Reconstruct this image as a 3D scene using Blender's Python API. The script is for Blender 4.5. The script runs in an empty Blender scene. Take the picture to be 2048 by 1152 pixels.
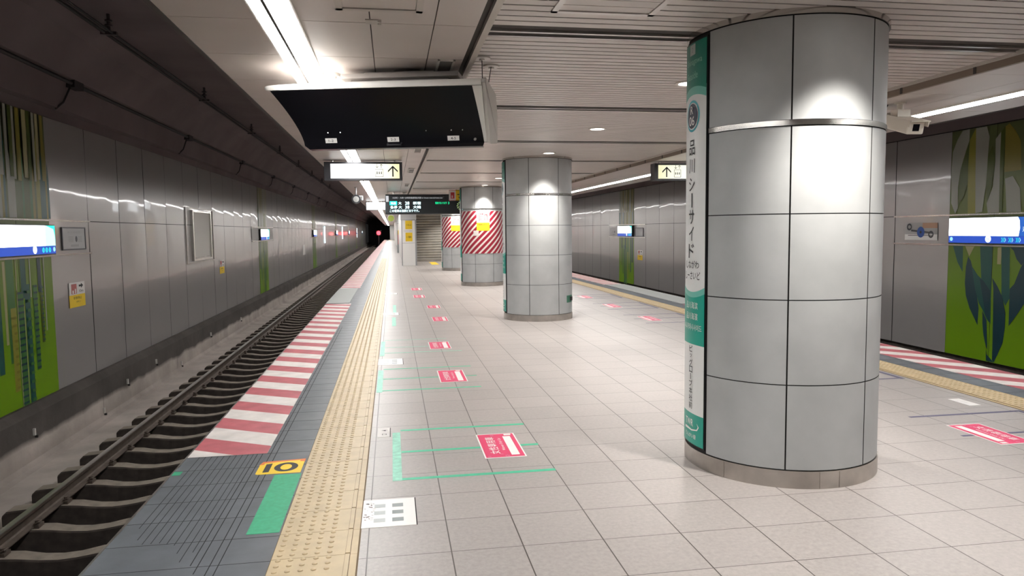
import bpy, math, random
from math import sin, cos, pi, radians
from mathutils import Vector, Matrix

random.seed(7)
S = bpy.context.scene
COL = S.collection
PI = pi

# ------------------------------------------------------------------ camera, world, exposure
F_PX = 1461.43347
YAW, PITCH, ROLL = 0.161769694, 0.0788044995, 0.0108036447
CAM_H = 1.523735
_cy, _sy, _cp, _sp = cos(YAW), sin(YAW), cos(PITCH), sin(PITCH)
_f = Vector((_sy * _cp, _cy * _cp, -_sp))
_r = Vector((_cy, -_sy, 0))
_d = _f.cross(_r)
_right = cos(ROLL) * _r + sin(ROLL) * _d
_down = -sin(ROLL) * _r + cos(ROLL) * _d
cam_data = bpy.data.cameras.new('camera')
cam_data.sensor_fit = 'HORIZONTAL'
cam_data.sensor_width = 36.0
cam_data.lens = F_PX / 2048 * 36.0
cam_data.clip_end = 400
cam_data.clip_start = 0.05
cam = bpy.data.objects.new('camera', cam_data)
COL.objects.link(cam)
mw = Matrix.Identity(4)
for i in range(3):
    mw[i][0] = _right[i]
    mw[i][1] = -_down[i]
    mw[i][2] = -_f[i]
mw[2][3] = CAM_H
cam.matrix_world = mw
S.camera = cam

world = bpy.data.worlds.new('underground')
S.world = world
world.use_nodes = True
world.node_tree.nodes['Background'].inputs[0].default_value = (0.9, 0.85, 0.85, 1)
world.node_tree.nodes['Background'].inputs[1].default_value = 0.012

S.view_settings.view_transform = 'Standard'
S.view_settings.look = 'None'
S.view_settings.gamma = 1.0
S.view_settings.use_curve_mapping = False
S.view_settings.exposure = 0.16
STRIP_POWER = 30.0       # ceiling strip lights
DOWN_POWER = 300.0        # downlights in the slatted ceiling

# ------------------------------------------------------------------ materials
MATS = {}


def _principled(name):
    m = bpy.data.materials.new(name)
    m.use_nodes = True
    return m, m.node_tree.nodes, m.node_tree.links, m.node_tree.nodes['Principled BSDF']


def mat(name, col, rough=0.5, metal=0.0, spec=0.5, noise=None, bump=None, nscale=8.0):
    """plain surface; noise = amount of tonal variation, bump = (scale, strength)"""
    if name in MATS:
        return MATS[name]
    m, N, L, b = _principled(name)
    b.inputs['Base Color'].default_value = (*col, 1)
    b.inputs['Roughness'].default_value = rough
    b.inputs['Metallic'].default_value = metal
    b.inputs['Specular IOR Level'].default_value = spec
    if noise:
        tc = N.new('ShaderNodeTexCoord')
        nt = N.new('ShaderNodeTexNoise')
        nt.inputs['Scale'].default_value = nscale
        nt.inputs['Detail'].default_value = 6
        L.new(tc.outputs['Object'], nt.inputs['Vector'])
        mr = N.new('ShaderNodeMapRange')
        mr.inputs[1].default_value = 0.3
        mr.inputs[2].default_value = 0.7
        mr.inputs[3].default_value = 1 - noise
        mr.inputs[4].default_value = 1 + noise
        L.new(nt.outputs[0], mr.inputs[0])
        hs = N.new('ShaderNodeHueSaturation')
        hs.inputs['Color'].default_value = (*col, 1)
        L.new(mr.outputs[0], hs.inputs['Value'])
        L.new(hs.outputs[0], b.inputs['Base Color'])
    if bump:
        tc2 = N.new('ShaderNodeTexCoord')
        n2 = N.new('ShaderNodeTexNoise')
        n2.inputs['Scale'].default_value = bump[0]
        n2.inputs['Detail'].default_value = 3
        L.new(tc2.outputs['Object'], n2.inputs['Vector'])
        bp = N.new('ShaderNodeBump')
        bp.inputs['Strength'].default_value = bump[1]
        bp.inputs['Distance'].default_value = 0.01
        L.new(n2.outputs[0], bp.inputs['Height'])
        L.new(bp.outputs[0], b.inputs['Normal'])
    MATS[name] = m
    return m


def emit(name, col, power):
    if name in MATS:
        return MATS[name]
    m, N, L, b = _principled(name)
    b.inputs['Base Color'].default_value = (0.02, 0.02, 0.02, 1)
    b.inputs['Roughness'].default_value = 0.4
    b.inputs['Emission Color'].default_value = (*col, 1)
    b.inputs['Emission Strength'].default_value = power
    MATS[name] = m
    return m


def math_node(N, L, op, a, b=None, c=None):
    n = N.new('ShaderNodeMath')
    n.operation = op
    for i, v in enumerate((a, b, c)):
        if v is None:
            continue
        if isinstance(v, (int, float)):
            n.inputs[i].default_value = v
        else:
            L.new(v, n.inputs[i])
    return n.outputs[0]


def floor_mat():
    """polished pale stone tiles with dark joints, world metres"""
    m, N, L, b = _principled('stone_floor_tiles')
    geo = N.new('ShaderNodeNewGeometry')
    sep = N.new('ShaderNodeSeparateXYZ')
    L.new(geo.outputs['Position'], sep.inputs[0])
    X, Y = sep.outputs[0], sep.outputs[1]

    def line(coord, off, period, w):
        t = math_node(N, L, 'SUBTRACT', coord, off)
        t = math_node(N, L, 'DIVIDE', t, period)
        t = math_node(N, L, 'FRACT', t)
        t = math_node(N, L, 'SUBTRACT', t, 0.5)
        t = math_node(N, L, 'ABSOLUTE', t)
        t = math_node(N, L, 'SUBTRACT', 0.5, t)
        t = math_node(N, L, 'MULTIPLY', t, period)
        return math_node(N, L, 'LESS_THAN', t, w)
    yl = line(Y, 3.379, 0.38816, 0.0022)
    xl = line(X, 0.594, 0.4, 0.003)
    inside = math_node(N, L, 'GREATER_THAN', X, 0.4)
    xl = math_node(N, L, 'MULTIPLY', xl, inside)
    for x0 in (0.246, -0.150):
        q = math_node(N, L, 'SUBTRACT', X, x0)
        q = math_node(N, L, 'ABSOLUTE', q)
        q = math_node(N, L, 'LESS_THAN', q, 0.003)
        xl = math_node(N, L, 'MAXIMUM', xl, q)
    mask = math_node(N, L, 'MAXIMUM', xl, yl)
    # each tile its own tone
    ix = math_node(N, L, 'FLOOR', math_node(N, L, 'DIVIDE', math_node(N, L, 'SUBTRACT', X, 0.594), 0.4))
    iy = math_node(N, L, 'FLOOR', math_node(N, L, 'DIVIDE', math_node(N, L, 'SUBTRACT', Y, 3.379), 0.38816))
    cmb = N.new('ShaderNodeCombineXYZ')
    L.new(ix, cmb.inputs[0]); L.new(iy, cmb.inputs[1])
    wn = N.new('ShaderNodeTexWhiteNoise')
    L.new(cmb.outputs[0], wn.inputs['Vector'])
    fine = N.new('ShaderNodeTexNoise')
    fine.inputs['Scale'].default_value = 40
    fine.inputs['Detail'].default_value = 8
    fine.inputs['Roughness'].default_value = 0.7
    L.new(geo.outputs['Position'], fine.inputs['Vector'])
    big = N.new('ShaderNodeTexNoise')
    big.inputs['Scale'].default_value = 1.1
    big.inputs['Detail'].default_value = 5
    L.new(geo.outputs['Position'], big.inputs['Vector'])
    v = math_node(N, L, 'MULTIPLY_ADD', wn.outputs['Value'], 0.08, 0.44)
    v = math_node(N, L, 'MULTIPLY_ADD', fine.outputs[0], 0.85, v)
    v = math_node(N, L, 'MULTIPLY_ADD', big.outputs[0], 0.22, v)
    hs = N.new('ShaderNodeHueSaturation')
    hs.inputs['Color'].default_value = (0.345, 0.318, 0.304, 1)
    L.new(v, hs.inputs['Value'])
    mx = N.new('ShaderNodeMix')
    mx.data_type = 'RGBA'
    L.new(mask, mx.inputs['Factor'])
    L.new(hs.outputs[0], mx.inputs['A'])
    mx.inputs['B'].default_value = (0.055, 0.045, 0.04, 1)
    L.new(mx.outputs['Result'], b.inputs['Base Color'])
    rr = math_node(N, L, 'MULTIPLY_ADD', fine.outputs[0], 0.28, 0.27)
    L.new(rr, b.inputs['Roughness'])
    b.inputs['Specular IOR Level'].default_value = 0.55
    bp = N.new('ShaderNodeBump')
    bp.inputs['Strength'].default_value = 0.4
    bp.inputs['Distance'].default_value = 0.003
    inv = math_node(N, L, 'SUBTRACT', 1.0, mask)
    L.new(inv, bp.inputs['Height'])
    L.new(bp.outputs[0], b.inputs['Normal'])
    MATS['floor'] = m
    return m


def gradient_mat(name, axis, stops, emission=0.0, rough=0.4, spec=0.5):
    """colour ramp along an object axis (metres, world)"""
    if name in MATS:
        return MATS[name]
    m, N, L, b = _principled(name)
    geo = N.new('ShaderNodeNewGeometry')
    sep = N.new('ShaderNodeSeparateXYZ')
    L.new(geo.outputs['Position'], sep.inputs[0])
    lo, hi = stops[0][0], stops[-1][0]
    mr = N.new('ShaderNodeMapRange')
    mr.inputs[1].default_value = lo
    mr.inputs[2].default_value = hi
    L.new(sep.outputs[axis], mr.inputs[0])
    cr = N.new('ShaderNodeValToRGB')
    els = cr.color_ramp.elements
    while len(els) < len(stops):
        els.new(0.5)
    for e, (p, c) in zip(els, stops):
        e.position = (p - lo) / (hi - lo)
        e.color = (*c, 1)
    L.new(mr.outputs[0], cr.inputs[0])
    b.inputs['Roughness'].default_value = rough
    b.inputs['Specular IOR Level'].default_value = spec
    if emission:
        L.new(cr.outputs[0], b.inputs['Emission Color'])
        b.inputs['Emission Strength'].default_value = emission
        b.inputs['Base Color'].default_value = (0.1, 0.1, 0.1, 1)
    else:
        L.new(cr.outputs[0], b.inputs['Base Color'])
    MATS[name] = m
    return m


def diagonal_wrap_mat():
    """red and white diagonal bands printed round a column, object space of the column"""
    m, N, L, b = _principled('red_white_diagonal_print')
    tc = N.new('ShaderNodeTexCoord')
    sep = N.new('ShaderNodeSeparateXYZ')
    L.new(tc.outputs['Object'], sep.inputs[0])
    at = math_node(N, L, 'ARCTAN2', sep.outputs[1], sep.outputs[0])
    arc = math_node(N, L, 'MULTIPLY', at, 0.594)
    t = math_node(N, L, 'SUBTRACT', sep.outputs[2], arc)
    t = math_node(N, L, 'DIVIDE', t, 0.168)
    t = math_node(N, L, 'FRACT', t)
    t = math_node(N, L, 'LESS_THAN', t, 0.6)
    mx = N.new('ShaderNodeMix')
    mx.data_type = 'RGBA'
    L.new(t, mx.inputs['Factor'])
    mx.inputs['A'].default_value = (0.72, 0.66, 0.62, 1)
    mx.inputs['B'].default_value = (0.31, 0.008, 0.03, 1)
    L.new(mx.outputs['Result'], b.inputs['Base Color'])
    b.inputs['Roughness'].default_value = 0.5
    MATS['wrap'] = m
    return m


def concrete_mat(name, col, dark_top=None):
    """tunnel concrete: mottled, with drip streaks; dark_top = (z_low, z_high) of a darker upper band with a ragged edge"""
    m, N, L, b = _principled(name)
    geo = N.new('ShaderNodeNewGeometry')
    n1 = N.new('ShaderNodeTexNoise')
    n1.inputs['Scale'].default_value = 1.6
    n1.inputs['Detail'].default_value = 8
    L.new(geo.outputs['Position'], n1.inputs['Vector'])
    v = math_node(N, L, 'MULTIPLY_ADD', n1.outputs[0], 0.9, 0.5)
    if dark_top:
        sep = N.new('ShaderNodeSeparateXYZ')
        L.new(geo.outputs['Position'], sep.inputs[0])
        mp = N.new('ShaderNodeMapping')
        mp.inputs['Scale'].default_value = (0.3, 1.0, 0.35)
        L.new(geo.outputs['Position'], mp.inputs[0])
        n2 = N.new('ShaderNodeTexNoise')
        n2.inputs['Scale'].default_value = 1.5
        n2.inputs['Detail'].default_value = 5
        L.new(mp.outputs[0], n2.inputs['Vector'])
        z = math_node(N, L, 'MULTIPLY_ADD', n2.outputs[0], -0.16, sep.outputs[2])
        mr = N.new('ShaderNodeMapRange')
        mr.inputs[1].default_value = dark_top[0] - 0.08
        mr.inputs[2].default_value = dark_top[1] - 0.08
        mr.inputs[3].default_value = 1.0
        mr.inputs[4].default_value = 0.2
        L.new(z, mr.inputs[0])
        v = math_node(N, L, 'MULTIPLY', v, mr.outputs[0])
    hs = N.new('ShaderNodeHueSaturation')
    hs.inputs['Color'].default_value = (*col, 1)
    L.new(v, hs.inputs['Value'])
    L.new(hs.outputs[0], b.inputs['Base Color'])
    b.inputs['Roughness'].default_value = 0.9
    b.inputs['Specular IOR Level'].default_value = 0.2
    bp = N.new('ShaderNodeBump')
    bp.inputs['Strength'].default_value = 0.35
    bp.inputs['Distance'].default_value = 0.02
    n3 = N.new('ShaderNodeTexNoise')
    n3.inputs['Scale'].default_value = 9
    n3.inputs['Detail'].default_value = 6
    L.new(geo.outputs['Position'], n3.inputs['Vector'])
    L.new(n3.outputs[0], bp.inputs['Height'])
    L.new(bp.outputs[0], b.inputs['Normal'])
    MATS[name] = m
    return m


def steel_wall_mat():
    """satin stainless wall cladding, slightly oil-canned"""
    m, N, L, b = _principled('satin_steel_cladding')
    geo = N.new('ShaderNodeNewGeometry')
    b.inputs['Base Color'].default_value = (0.43, 0.41, 0.405, 1)
    b.inputs['Metallic'].default_value = 0.42
    b.inputs['Coat Weight'].default_value = 0.45
    b.inputs['Coat Roughness'].default_value = 0.05
    n1 = N.new('ShaderNodeTexNoise')
    n1.inputs['Scale'].default_value = 0.9
    n1.inputs['Detail'].default_value = 2
    L.new(geo.outputs['Position'], n1.inputs['Vector'])
    L.new(math_node(N, L, 'MULTIPLY_ADD', n1.outputs[0], 0.08, 0.26), b.inputs['Roughness'])
    bp = N.new('ShaderNodeBump')
    bp.inputs['Strength'].default_value = 0.12
    bp.inputs['Distance'].default_value = 0.05
    n2 = N.new('ShaderNodeTexNoise')
    n2.inputs['Scale'].default_value = 1.3
    n2.inputs['Detail'].default_value = 1
    L.new(geo.outputs['Position'], n2.inputs['Vector'])
    L.new(n2.outputs[0], bp.inputs['Height'])
    L.new(bp.outputs[0], b.inputs['Normal'])
    L.new(bp.outputs[0], b.inputs['Coat Normal'])
    MATS['wall'] = m
    return m


FLOOR = floor_mat()
WRAP = diagonal_wrap_mat()
WALLM = steel_wall_mat()
M_COL = mat('column_cladding_grey', (0.44, 0.455, 0.46), 0.58, 0.2, noise=0.07, nscale=4.0, bump=(220, 0.02))
M_GAP = mat('dark_joint', (0.018, 0.017, 0.017), 0.8)
M_STEEL = mat('brushed_stainless', (0.58, 0.56, 0.53), 0.2, 1.0)
M_STEELD = mat('scuffed_stainless', (0.46, 0.43, 0.40), 0.33, 1.0, noise=0.2, nscale=5, bump=(6, 0.1))
M_ALU = mat('aluminium_trim', (0.62, 0.60, 0.58), 0.3, 0.9)
M_SLAT = mat('ceiling_slat_paint', (0.60, 0.56, 0.535), 0.42, 0.15, noise=0.04, nscale=2)
M_CEIL = mat('ceiling_panel_paint', (0.56, 0.505, 0.475), 0.38, 0.1, noise=0.05, nscale=1.5)
M_BEAM = mat('ceiling_edge_paint', (0.50, 0.46, 0.42), 0.45, 0.1)
M_BROWN = mat('bronze_fascia', (0.22, 0.17, 0.13), 0.45, 0.3)
M_DARK = mat('dark_recess', (0.05, 0.042, 0.038), 0.7)
M_GREY = mat('slate_edge_tile', (0.115, 0.125, 0.14), 0.42, noise=0.16, nscale=6)
M_GREYD = mat('slate_ribbed_tile', (0.115, 0.12, 0.12), 0.5, noise=0.22, nscale=5)
M_GROOVE = mat('tile_groove', (0.02, 0.02, 0.022), 0.9)
M_YTILE = mat('buff_tactile_tile', (0.50, 0.39, 0.235), 0.48, noise=0.1, nscale=9)
M_PAINTR = mat('faded_red_paint', (0.46, 0.115, 0.135), 0.55, noise=0.16, nscale=7)
M_PAINTW = mat('worn_white_paint', (0.66, 0.62, 0.59), 0.55, noise=0.14, nscale=6)
M_GREEN = mat('green_floor_paint', (0.035, 0.36, 0.19), 0.6, noise=0.12, nscale=30)
M_TAPE = mat('green_tape', (0.06, 0.48, 0.29), 0.5, noise=0.1, nscale=20)
M_TAPEP = mat('pale_green_tape', (0.25, 0.60, 0.46), 0.5, noise=0.2, nscale=25)
M_TAPEB = mat('indigo_tape', (0.09, 0.085, 0.16), 0.5)
M_PINK = mat('pink_vinyl', (0.68, 0.045, 0.14), 0.45)
M_WHITE = mat('white_vinyl', (0.80, 0.78, 0.76), 0.45)
M_PAPER = mat('white_paper', (0.74, 0.72, 0.70), 0.7)
M_BLACK = mat('black_print', (0.012, 0.012, 0.014), 0.6)
M_GREYP = mat('grey_print', (0.30, 0.33, 0.33), 0.6)
M_YEL = mat('yellow_print', (0.85, 0.58, 0.02), 0.5)
M_ORANGE = mat('orange_print', (0.75, 0.18, 0.03), 0.5)
M_RED = mat('red_print', (0.60, 0.05, 0.06), 0.5)
M_CONC = concrete_mat('tunnel_concrete', (0.26, 0.235, 0.22))
M_CONCW = concrete_mat('dark_topped_concrete', (0.40, 0.355, 0.325), (-1.16, -1.08))  # upper band coloured darker, down to a ragged edge
M_CONCL = concrete_mat('pale_dusty_concrete', (0.47, 0.42, 0.385))
M_TUN = mat('sooty_tunnel_lining', (0.165, 0.137, 0.142), 0.95, spec=0.1, noise=0.12, nscale=0.8, bump=(4, 0.08))
M_OIL = mat('oily_brown_side', (0.055, 0.044, 0.038), 0.95, noise=0.3, nscale=9)
M_BED = mat('oily_track_bed', (0.05, 0.042, 0.038), 0.95, noise=0.3, nscale=6, bump=(14, 0.5))
M_SLEEP = mat('dusty_concrete_sleeper', (0.235, 0.20, 0.165), 0.9, noise=0.25, nscale=7)

M_RAIL = mat('rusty_rail_side', (0.11, 0.085, 0.07), 0.7, 0.4, noise=0.25, nscale=8)
M_RAILT = mat('worn_rail_top', (0.34, 0.30, 0.27), 0.3, 0.9)
M_CABLE = mat('cable_rubber', (0.02, 0.017, 0.018), 0.7)
M_CREAM = mat('cream_enamel', (0.72, 0.68, 0.60), 0.35)
M_CABW = mat('cabinet_white', (0.70, 0.67, 0.63), 0.35)
M_GLASS = mat('black_glass', (0.006, 0.006, 0.008), 0.22, spec=0.14)
M_FRAME = mat('black_frame', (0.012, 0.012, 0.016), 0.4)
M_SHUT = mat('weathered_shutter', (0.42, 0.40, 0.37), 0.42, 0.4, noise=0.12, nscale=3)
M_WALLP = mat('white_wall_panel', (0.86, 0.85, 0.83), 0.4)
M_GREYW = mat('grey_wall_trim', (0.36, 0.37, 0.38), 0.45, 0.3)
M_TEAL = mat('teal_print', (0.008, 0.33, 0.25), 0.35)
M_TEALD = mat('deep_green_print', (0.006, 0.21, 0.15), 0.35)
M_TEALL = mat('pale_teal_print', (0.16, 0.50, 0.42), 0.35)
M_SIGNW = mat('sign_white', (0.74, 0.75, 0.74), 0.35)
M_NAVY = mat('navy_print', (0.012, 0.018, 0.05), 0.4)
M_CYANR = mat('cyan_ring_print', (0.05, 0.42, 0.50), 0.4)
M_TUBE = emit('strip_light_glow', (1.0, 0.985, 0.96), STRIP_POWER)
M_LAMP = emit('downlight_glow', (1.0, 0.93, 0.84), 9.0)
M_LITW = emit('backlit_white', (0.93, 0.98, 1.0), 3.2)
M_LITB = emit('backlit_blue', (0.004, 0.07, 0.55), 0.9)
M_LITN = emit('backlit_navy', (0.004, 0.13, 0.62), 0.8)
M_LITC = emit('backlit_cyan', (0.0, 0.62, 0.72), 1.2)
M_LITT = emit('backlit_turquoise', (0.0, 0.85, 0.62), 1.3)
M_LEDW = emit('led_white', (0.70, 0.97, 1.0), 3.0)
M_LEDT = emit('led_turquoise', (0.0, 0.80, 0.70), 2.0)
M_LEDG = emit('led_green', (0.0, 0.75, 0.28), 1.8)
M_BOARDT = emit('board_lettering', (0.8, 0.82, 0.85), 0.75)
M_REDL = emit('red_signal_glow', (1.0, 0.04, 0.06), 5.0)
M_REFL = emit('pale_blue_reflection', (0.72, 0.93, 1.0), 2.0)

# ------------------------------------------------------------------ mesh building


class MB:
    def __init__(self):
        self.v, self.f, self.mi, self.sm = [], [], [], []
        self.map = None      # optional (u, v, d) -> world

    def add(self, vs, fs, m=0, smooth=False):
        o = len(self.v)
        for p in vs:
            self.v.append(tuple(self.map(*p)) if self.map else tuple(p))
        for f in fs:
            self.f.append([o + i for i in f])
            self.mi.append(m)
            self.sm.append(smooth)

    def quad(self, a, b, c, d, m=0):
        self.add([a, b, c, d], [(0, 1, 2, 3)], m)

    def poly(self, pts, m=0):
        self.add(pts, [tuple(range(len(pts)))], m)

    def box(self, a, b, m=0):
        (x0, y0, z0), (x1, y1, z1) = a, b
        x0, x1 = min(x0, x1), max(x0, x1)
        y0, y1 = min(y0, y1), max(y0, y1)
        z0, z1 = min(z0, z1), max(z0, z1)
        vs = [(x0, y0, z0), (x1, y0, z0), (x1, y1, z0), (x0, y1, z0), (x0, y0, z1), (x1, y0, z1), (x1, y1, z1), (x0, y1, z1)]
        fs = [(0, 3, 2, 1), (4, 5, 6, 7), (0, 1, 5, 4), (1, 2, 6, 5), (2, 3, 7, 6), (3, 0, 4, 7)]
        self.add(vs, fs, m)

    def prism(self, pts, ext, m=0, smooth=False):
        """closed polygon of 3-D points pushed along the vector ext"""
        n = len(pts)
        vs = [tuple(p) for p in pts] + [tuple(Vector(p) + Vector(ext)) for p in pts]
        self.add(vs, [tuple(range(n - 1, -1, -1)), tuple(range(n, 2 * n))], m)
        self.add(vs, [(i, (i + 1) % n, n + (i + 1) % n, n + i) for i in range(n)], m, smooth)

    def cyl(self, c, r, h, axis=2, seg=24, m=0, r2=None):
        r2 = r if r2 is None else r2
        a, b = [(1, 2), (2, 0), (0, 1)][axis]
        vs = []
        for k, (rr, dz) in enumerate(((r, 0), (r2, h))):
            for i in range(seg):
                t = 2 * PI * i / seg
                p = [c[0], c[1], c[2]]
                p[a] += rr * cos(t)
                p[b] += rr * sin(t)
                p[axis] += dz
                vs.append(tuple(p))
        self.add(vs, [tuple(range(seg - 1, -1, -1)), tuple(range(seg, 2 * seg))], m)
        self.add(vs, [(i, (i + 1) % seg, seg + (i + 1) % seg, seg + i) for i in range(seg)], m, True)

    def disc(self, c, r, axis=2, seg=20, m=0, rx=None):
        a, b = [(1, 2), (2, 0), (0, 1)][axis]
        vs = []
        for i in range(seg):
            t = 2 * PI * i / seg
            p = [c[0], c[1], c[2]]
            p[a] += r * cos(t)
            p[b] += (rx or r) * sin(t)
            vs.append(tuple(p))
        self.add(vs, [tuple(range(seg))], m)

    def tube(self, pts, r, seg=8, m=0):
        pts = [Vector(p) for p in pts]
        vs = []
        for i, p in enumerate(pts):
            d = (pts[min(i + 1, len(pts) - 1)] - pts[max(i - 1, 0)]).normalized()
            up = Vector((0, 0, 1)) if abs(d.z) < 0.9 else Vector((1, 0, 0))
            u = d.cross(up).normalized()
            w = d.cross(u).normalized()
            for k in range(seg):
                t = 2 * PI * k / seg
                vs.append(tuple(p + r * (cos(t) * u + sin(t) * w)))
        fs = []
        for i in range(len(pts) - 1):
            for k in range(seg):
                k2 = (k + 1) % seg
                fs.append((i * seg + k, i * seg + k2, (i + 1) * seg + k2, (i + 1) * seg + k))
        self.add(vs, fs, m, True)
        n = (len(pts) - 1) * seg
        self.add(vs, [tuple(range(seg - 1, -1, -1)), tuple(range(n, n + seg))], m)

    def arc(self, r0, r1, a0, a1, z0, z1, m=0, seg=None, c=(0, 0), ms=None):
        """curved plate between two radii and two angles (degrees)"""
        seg = seg or max(2, int(abs(a1 - a0) / 4))
        vs = []
        for i in range(seg + 1):
            t = radians(a0 + (a1 - a0) * i / seg)
            for rr, zz in ((r0, z0), (r1, z0), (r1, z1), (r0, z1)):
                vs.append((c[0] + rr * cos(t), c[1] + rr * sin(t), zz))
        fs = []
        for i in range(seg):
            for k in range(4):
                k2 = (k + 1) % 4
                fs.append((4 * i + k, 4 * i + 4 + k, 4 * i + 4 + k2, 4 * i + k2))
        ms = m if ms is None else ms
        self.add(vs, [f for i, f in enumerate(fs) if i % 4 == 1], m, True)
        self.add(vs, [f for i, f in enumerate(fs) if i % 4 != 1], ms, True)
        if abs(a1 - a0) < 359.9:
            self.add(vs, [(0, 1, 2, 3), (4 * seg + 3, 4 * seg + 2, 4 * seg + 1, 4 * seg)], ms)

    def text(self, body, u, v, d, h=None, w=None, m=0, sx=None, rot=0):
        """lettering centred on (u, v) in the map's plane"""
        vs, fs, W, H = glyphs(body)
        if h is not None:
            s = h / H
            kx = s if w is None else w / W
        else:
            s = kx = w / W
        if sx:
            kx = s * sx
        cr, sr = cos(rot), sin(rot)
        out = []
        for (x, y) in vs:
            a, b = x * kx, y * s
            out.append((u + a * cr - b * sr, v + a * sr + b * cr, d))
        self.add(out, fs, m)

    def build(self, name, mats, parent=None, origin=None, sharp=35):
        if not isinstance(mats, (list, tuple)):
            mats = [mats]
        if parent is not None:
            base = Vector(parent['_base'])
        elif origin is not None:
            base = Vector(origin)
        else:
            xs = [p[0] for p in self.v]; ys = [p[1] for p in self.v]; zs = [p[2] for p in self.v]
            base = Vector(((min(xs) + max(xs)) / 2, (min(ys) + max(ys)) / 2, min(zs)))
        me = bpy.data.meshes.new(name)
        me.from_pydata([tuple(Vector(p) - base) for p in self.v], [], self.f)
        for mm in mats:
            me.materials.append(mm)
        for p, mi, sm in zip(me.polygons, self.mi, self.sm):
            p.material_index = mi
            p.use_smooth = sm
        if any(self.sm):
            me.set_sharp_from_angle(angle=radians(sharp))
        me.update()
        o = bpy.data.objects.new(name, me)
        COL.objects.link(o)
        o['_base'] = tuple(base)
        if parent is not None:
            # all parents sit unrotated and unscaled, so local = world - base
            o.parent = parent
            o.location = (0, 0, 0)
        else:
            o.location = base
        return o


_GL = {}


def glyphs(body):
    if body in _GL:
        return _GL[body]
    cu = bpy.data.curves.new('glyphs', 'FONT')
    cu.body = body
    cu.resolution_u = 3
    cu.offset = 0.0 if '海' in body else 0.005
    ob = bpy.data.objects.new('glyphs', cu)
    COL.objects.link(ob)
    bpy.context.view_layer.update()
    dg = bpy.context.evaluated_depsgraph_get()
    me = bpy.data.meshes.new_from_object(ob.evaluated_get(dg))
    vs = [(v.co.x, v.co.y) for v in me.vertices]
    fs = [tuple(p.vertices) for p in me.polygons]
    bpy.data.objects.remove(ob)
    bpy.data.curves.remove(cu)
    bpy.data.meshes.remove(me)
    if not vs:
        vs, fs = [(0, 0), (1, 0), (1, 1)], []
    x0, x1 = min(p[0] for p in vs), max(p[0] for p in vs)
    y0, y1 = min(p[1] for p in vs), max(p[1] for p in vs)
    vs = [(p[0] - (x0 + x1) / 2, p[1] - (y0 + y1) / 2) for p in vs]
    _GL[body] = (vs, fs, max(x1 - x0, 1e-4), max(y1 - y0, 1e-4))
    return _GL[body]


def frame(o, U, V, N):
    o, U, V, N = Vector(o), Vector(U), Vector(V), Vector(N)
    return lambda u, v, d: o + u * U + v * V + d * N


def empty(name, loc):
    o = bpy.data.objects.new(name, None)
    o.empty_display_size = 0.1
    COL.objects.link(o)
    o.location = loc
    o['_base'] = tuple(loc)
    return o


def tag(o, label, cat, group=None, kind=None):
    o['label'] = label
    o['category'] = cat
    if group:
        o['group'] = group
    if kind:
        o['kind'] = kind
    return o


def thing(name, loc, label, cat, group=None):
    return tag(empty(name, loc), label, cat, group)


def struct(o, label=None, cat=None):
    o['kind'] = 'structure'
    if label:
        o['label'] = label
    if cat:
        o['category'] = cat
    return o


def copy_tree(src, loc, label=None, group=None):
    """copy of a thing with copies of its parts and their sub-parts"""
    r = src.copy()
    COL.objects.link(r)
    r.location = loc
    if label:
        r['label'] = label
    if group:
        r['group'] = group
    for ch in list(src.children):
        c = ch.copy()
        COL.objects.link(c)
        c.parent = r
        for g in list(ch.children):
            d = g.copy()
            COL.objects.link(d)
            d.parent = c
    return r


# ------------------------------------------------------------------ the setting: floors, track, walls, ceilings
Y0, Y1 = -3.0, 140.0
XE_L, XE_R = -1.412, 6.28          # platform edges
XW_L, XW_R = -4.80, 9.40           # faces of the two side walls
ZS, ZC = 2.74, 2.67                # slatted ceiling, edge ceilings
XF_L, XF_R = 0.585, 4.38           # where slatted ceiling meets the edge ceilings
XO_L, XO_R = -1.147, 6.05          # outer rims of the edge ceilings
ZBED = -1.60

b = MB()
b.quad((-0.19, Y0, 0), (5.10, Y0, 0), (5.10, Y1, 0), (-0.19, Y1, 0))
struct(b.build('floor', FLOOR), 'pale stone tiled platform floor with dark joints', 'floor')

# slate coloured edge strips with cross joints and ribs


def edge_strip(x0, x1, side):
    m = MB()
    m.box((x0, Y0, -0.02), (x1, Y1, 0), 0)
    o0, o1 = (x0, x1)
    y = 3.144
    while y < 60:
        m.box((o0, y - 0.0016, -0.001), (o1, y + 0.0016, 0.0006), 1)
        y += 0.289
    return m


m = edge_strip(XE_L, -0.595, -1)
for k, (x, ya, yb) in enumerate([(-0.824, 3.3, 12.0), (-0.862, 3.3, 12.0), (-0.916, 3.36, 5.17), (-0.951, 3.45, 5.17), (-0.978, 3.6, 5.17), (-1.012, 3.5, 5.17), (-1.05, 3.6, 5.17),
                                  (-1.09, 3.7, 5.17), (-1.13, 3.72, 5.17), (-1.17, 3.74, 5.17), (-1.21, 3.74, 5.17), (-1.25, 3.74, 5.17), (-1.29, 3.8, 5.17), (-1.33, 3.95, 5.17)]):
    w = 0.0016 if x < -0.97 else 0.0022
    y = ya
    while y < yb:
        m.box((x - w, y, -0.001), (x + w, min(y + 0.287, yb), 0.0008), 1)
        y += 0.289
struct(m.build('floor', [M_GREY, M_GROOVE]), 'slate grey ribbed tiles along the left platform edge', 'floor')
m = edge_strip(5.47, XE_R, 1)
struct(m.build('floor', [M_GREY, M_GROOVE]), 'slate grey tiles along the right platform edge', 'floor')

# platform body below the paving
m = MB()
m.box((XE_L + 0.03, Y0, ZBED), (XE_R - 0.03, Y1, -0.021), 0)
struct(m.build('floor', M_CONC), 'concrete body of the platform', 'floor')
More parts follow.
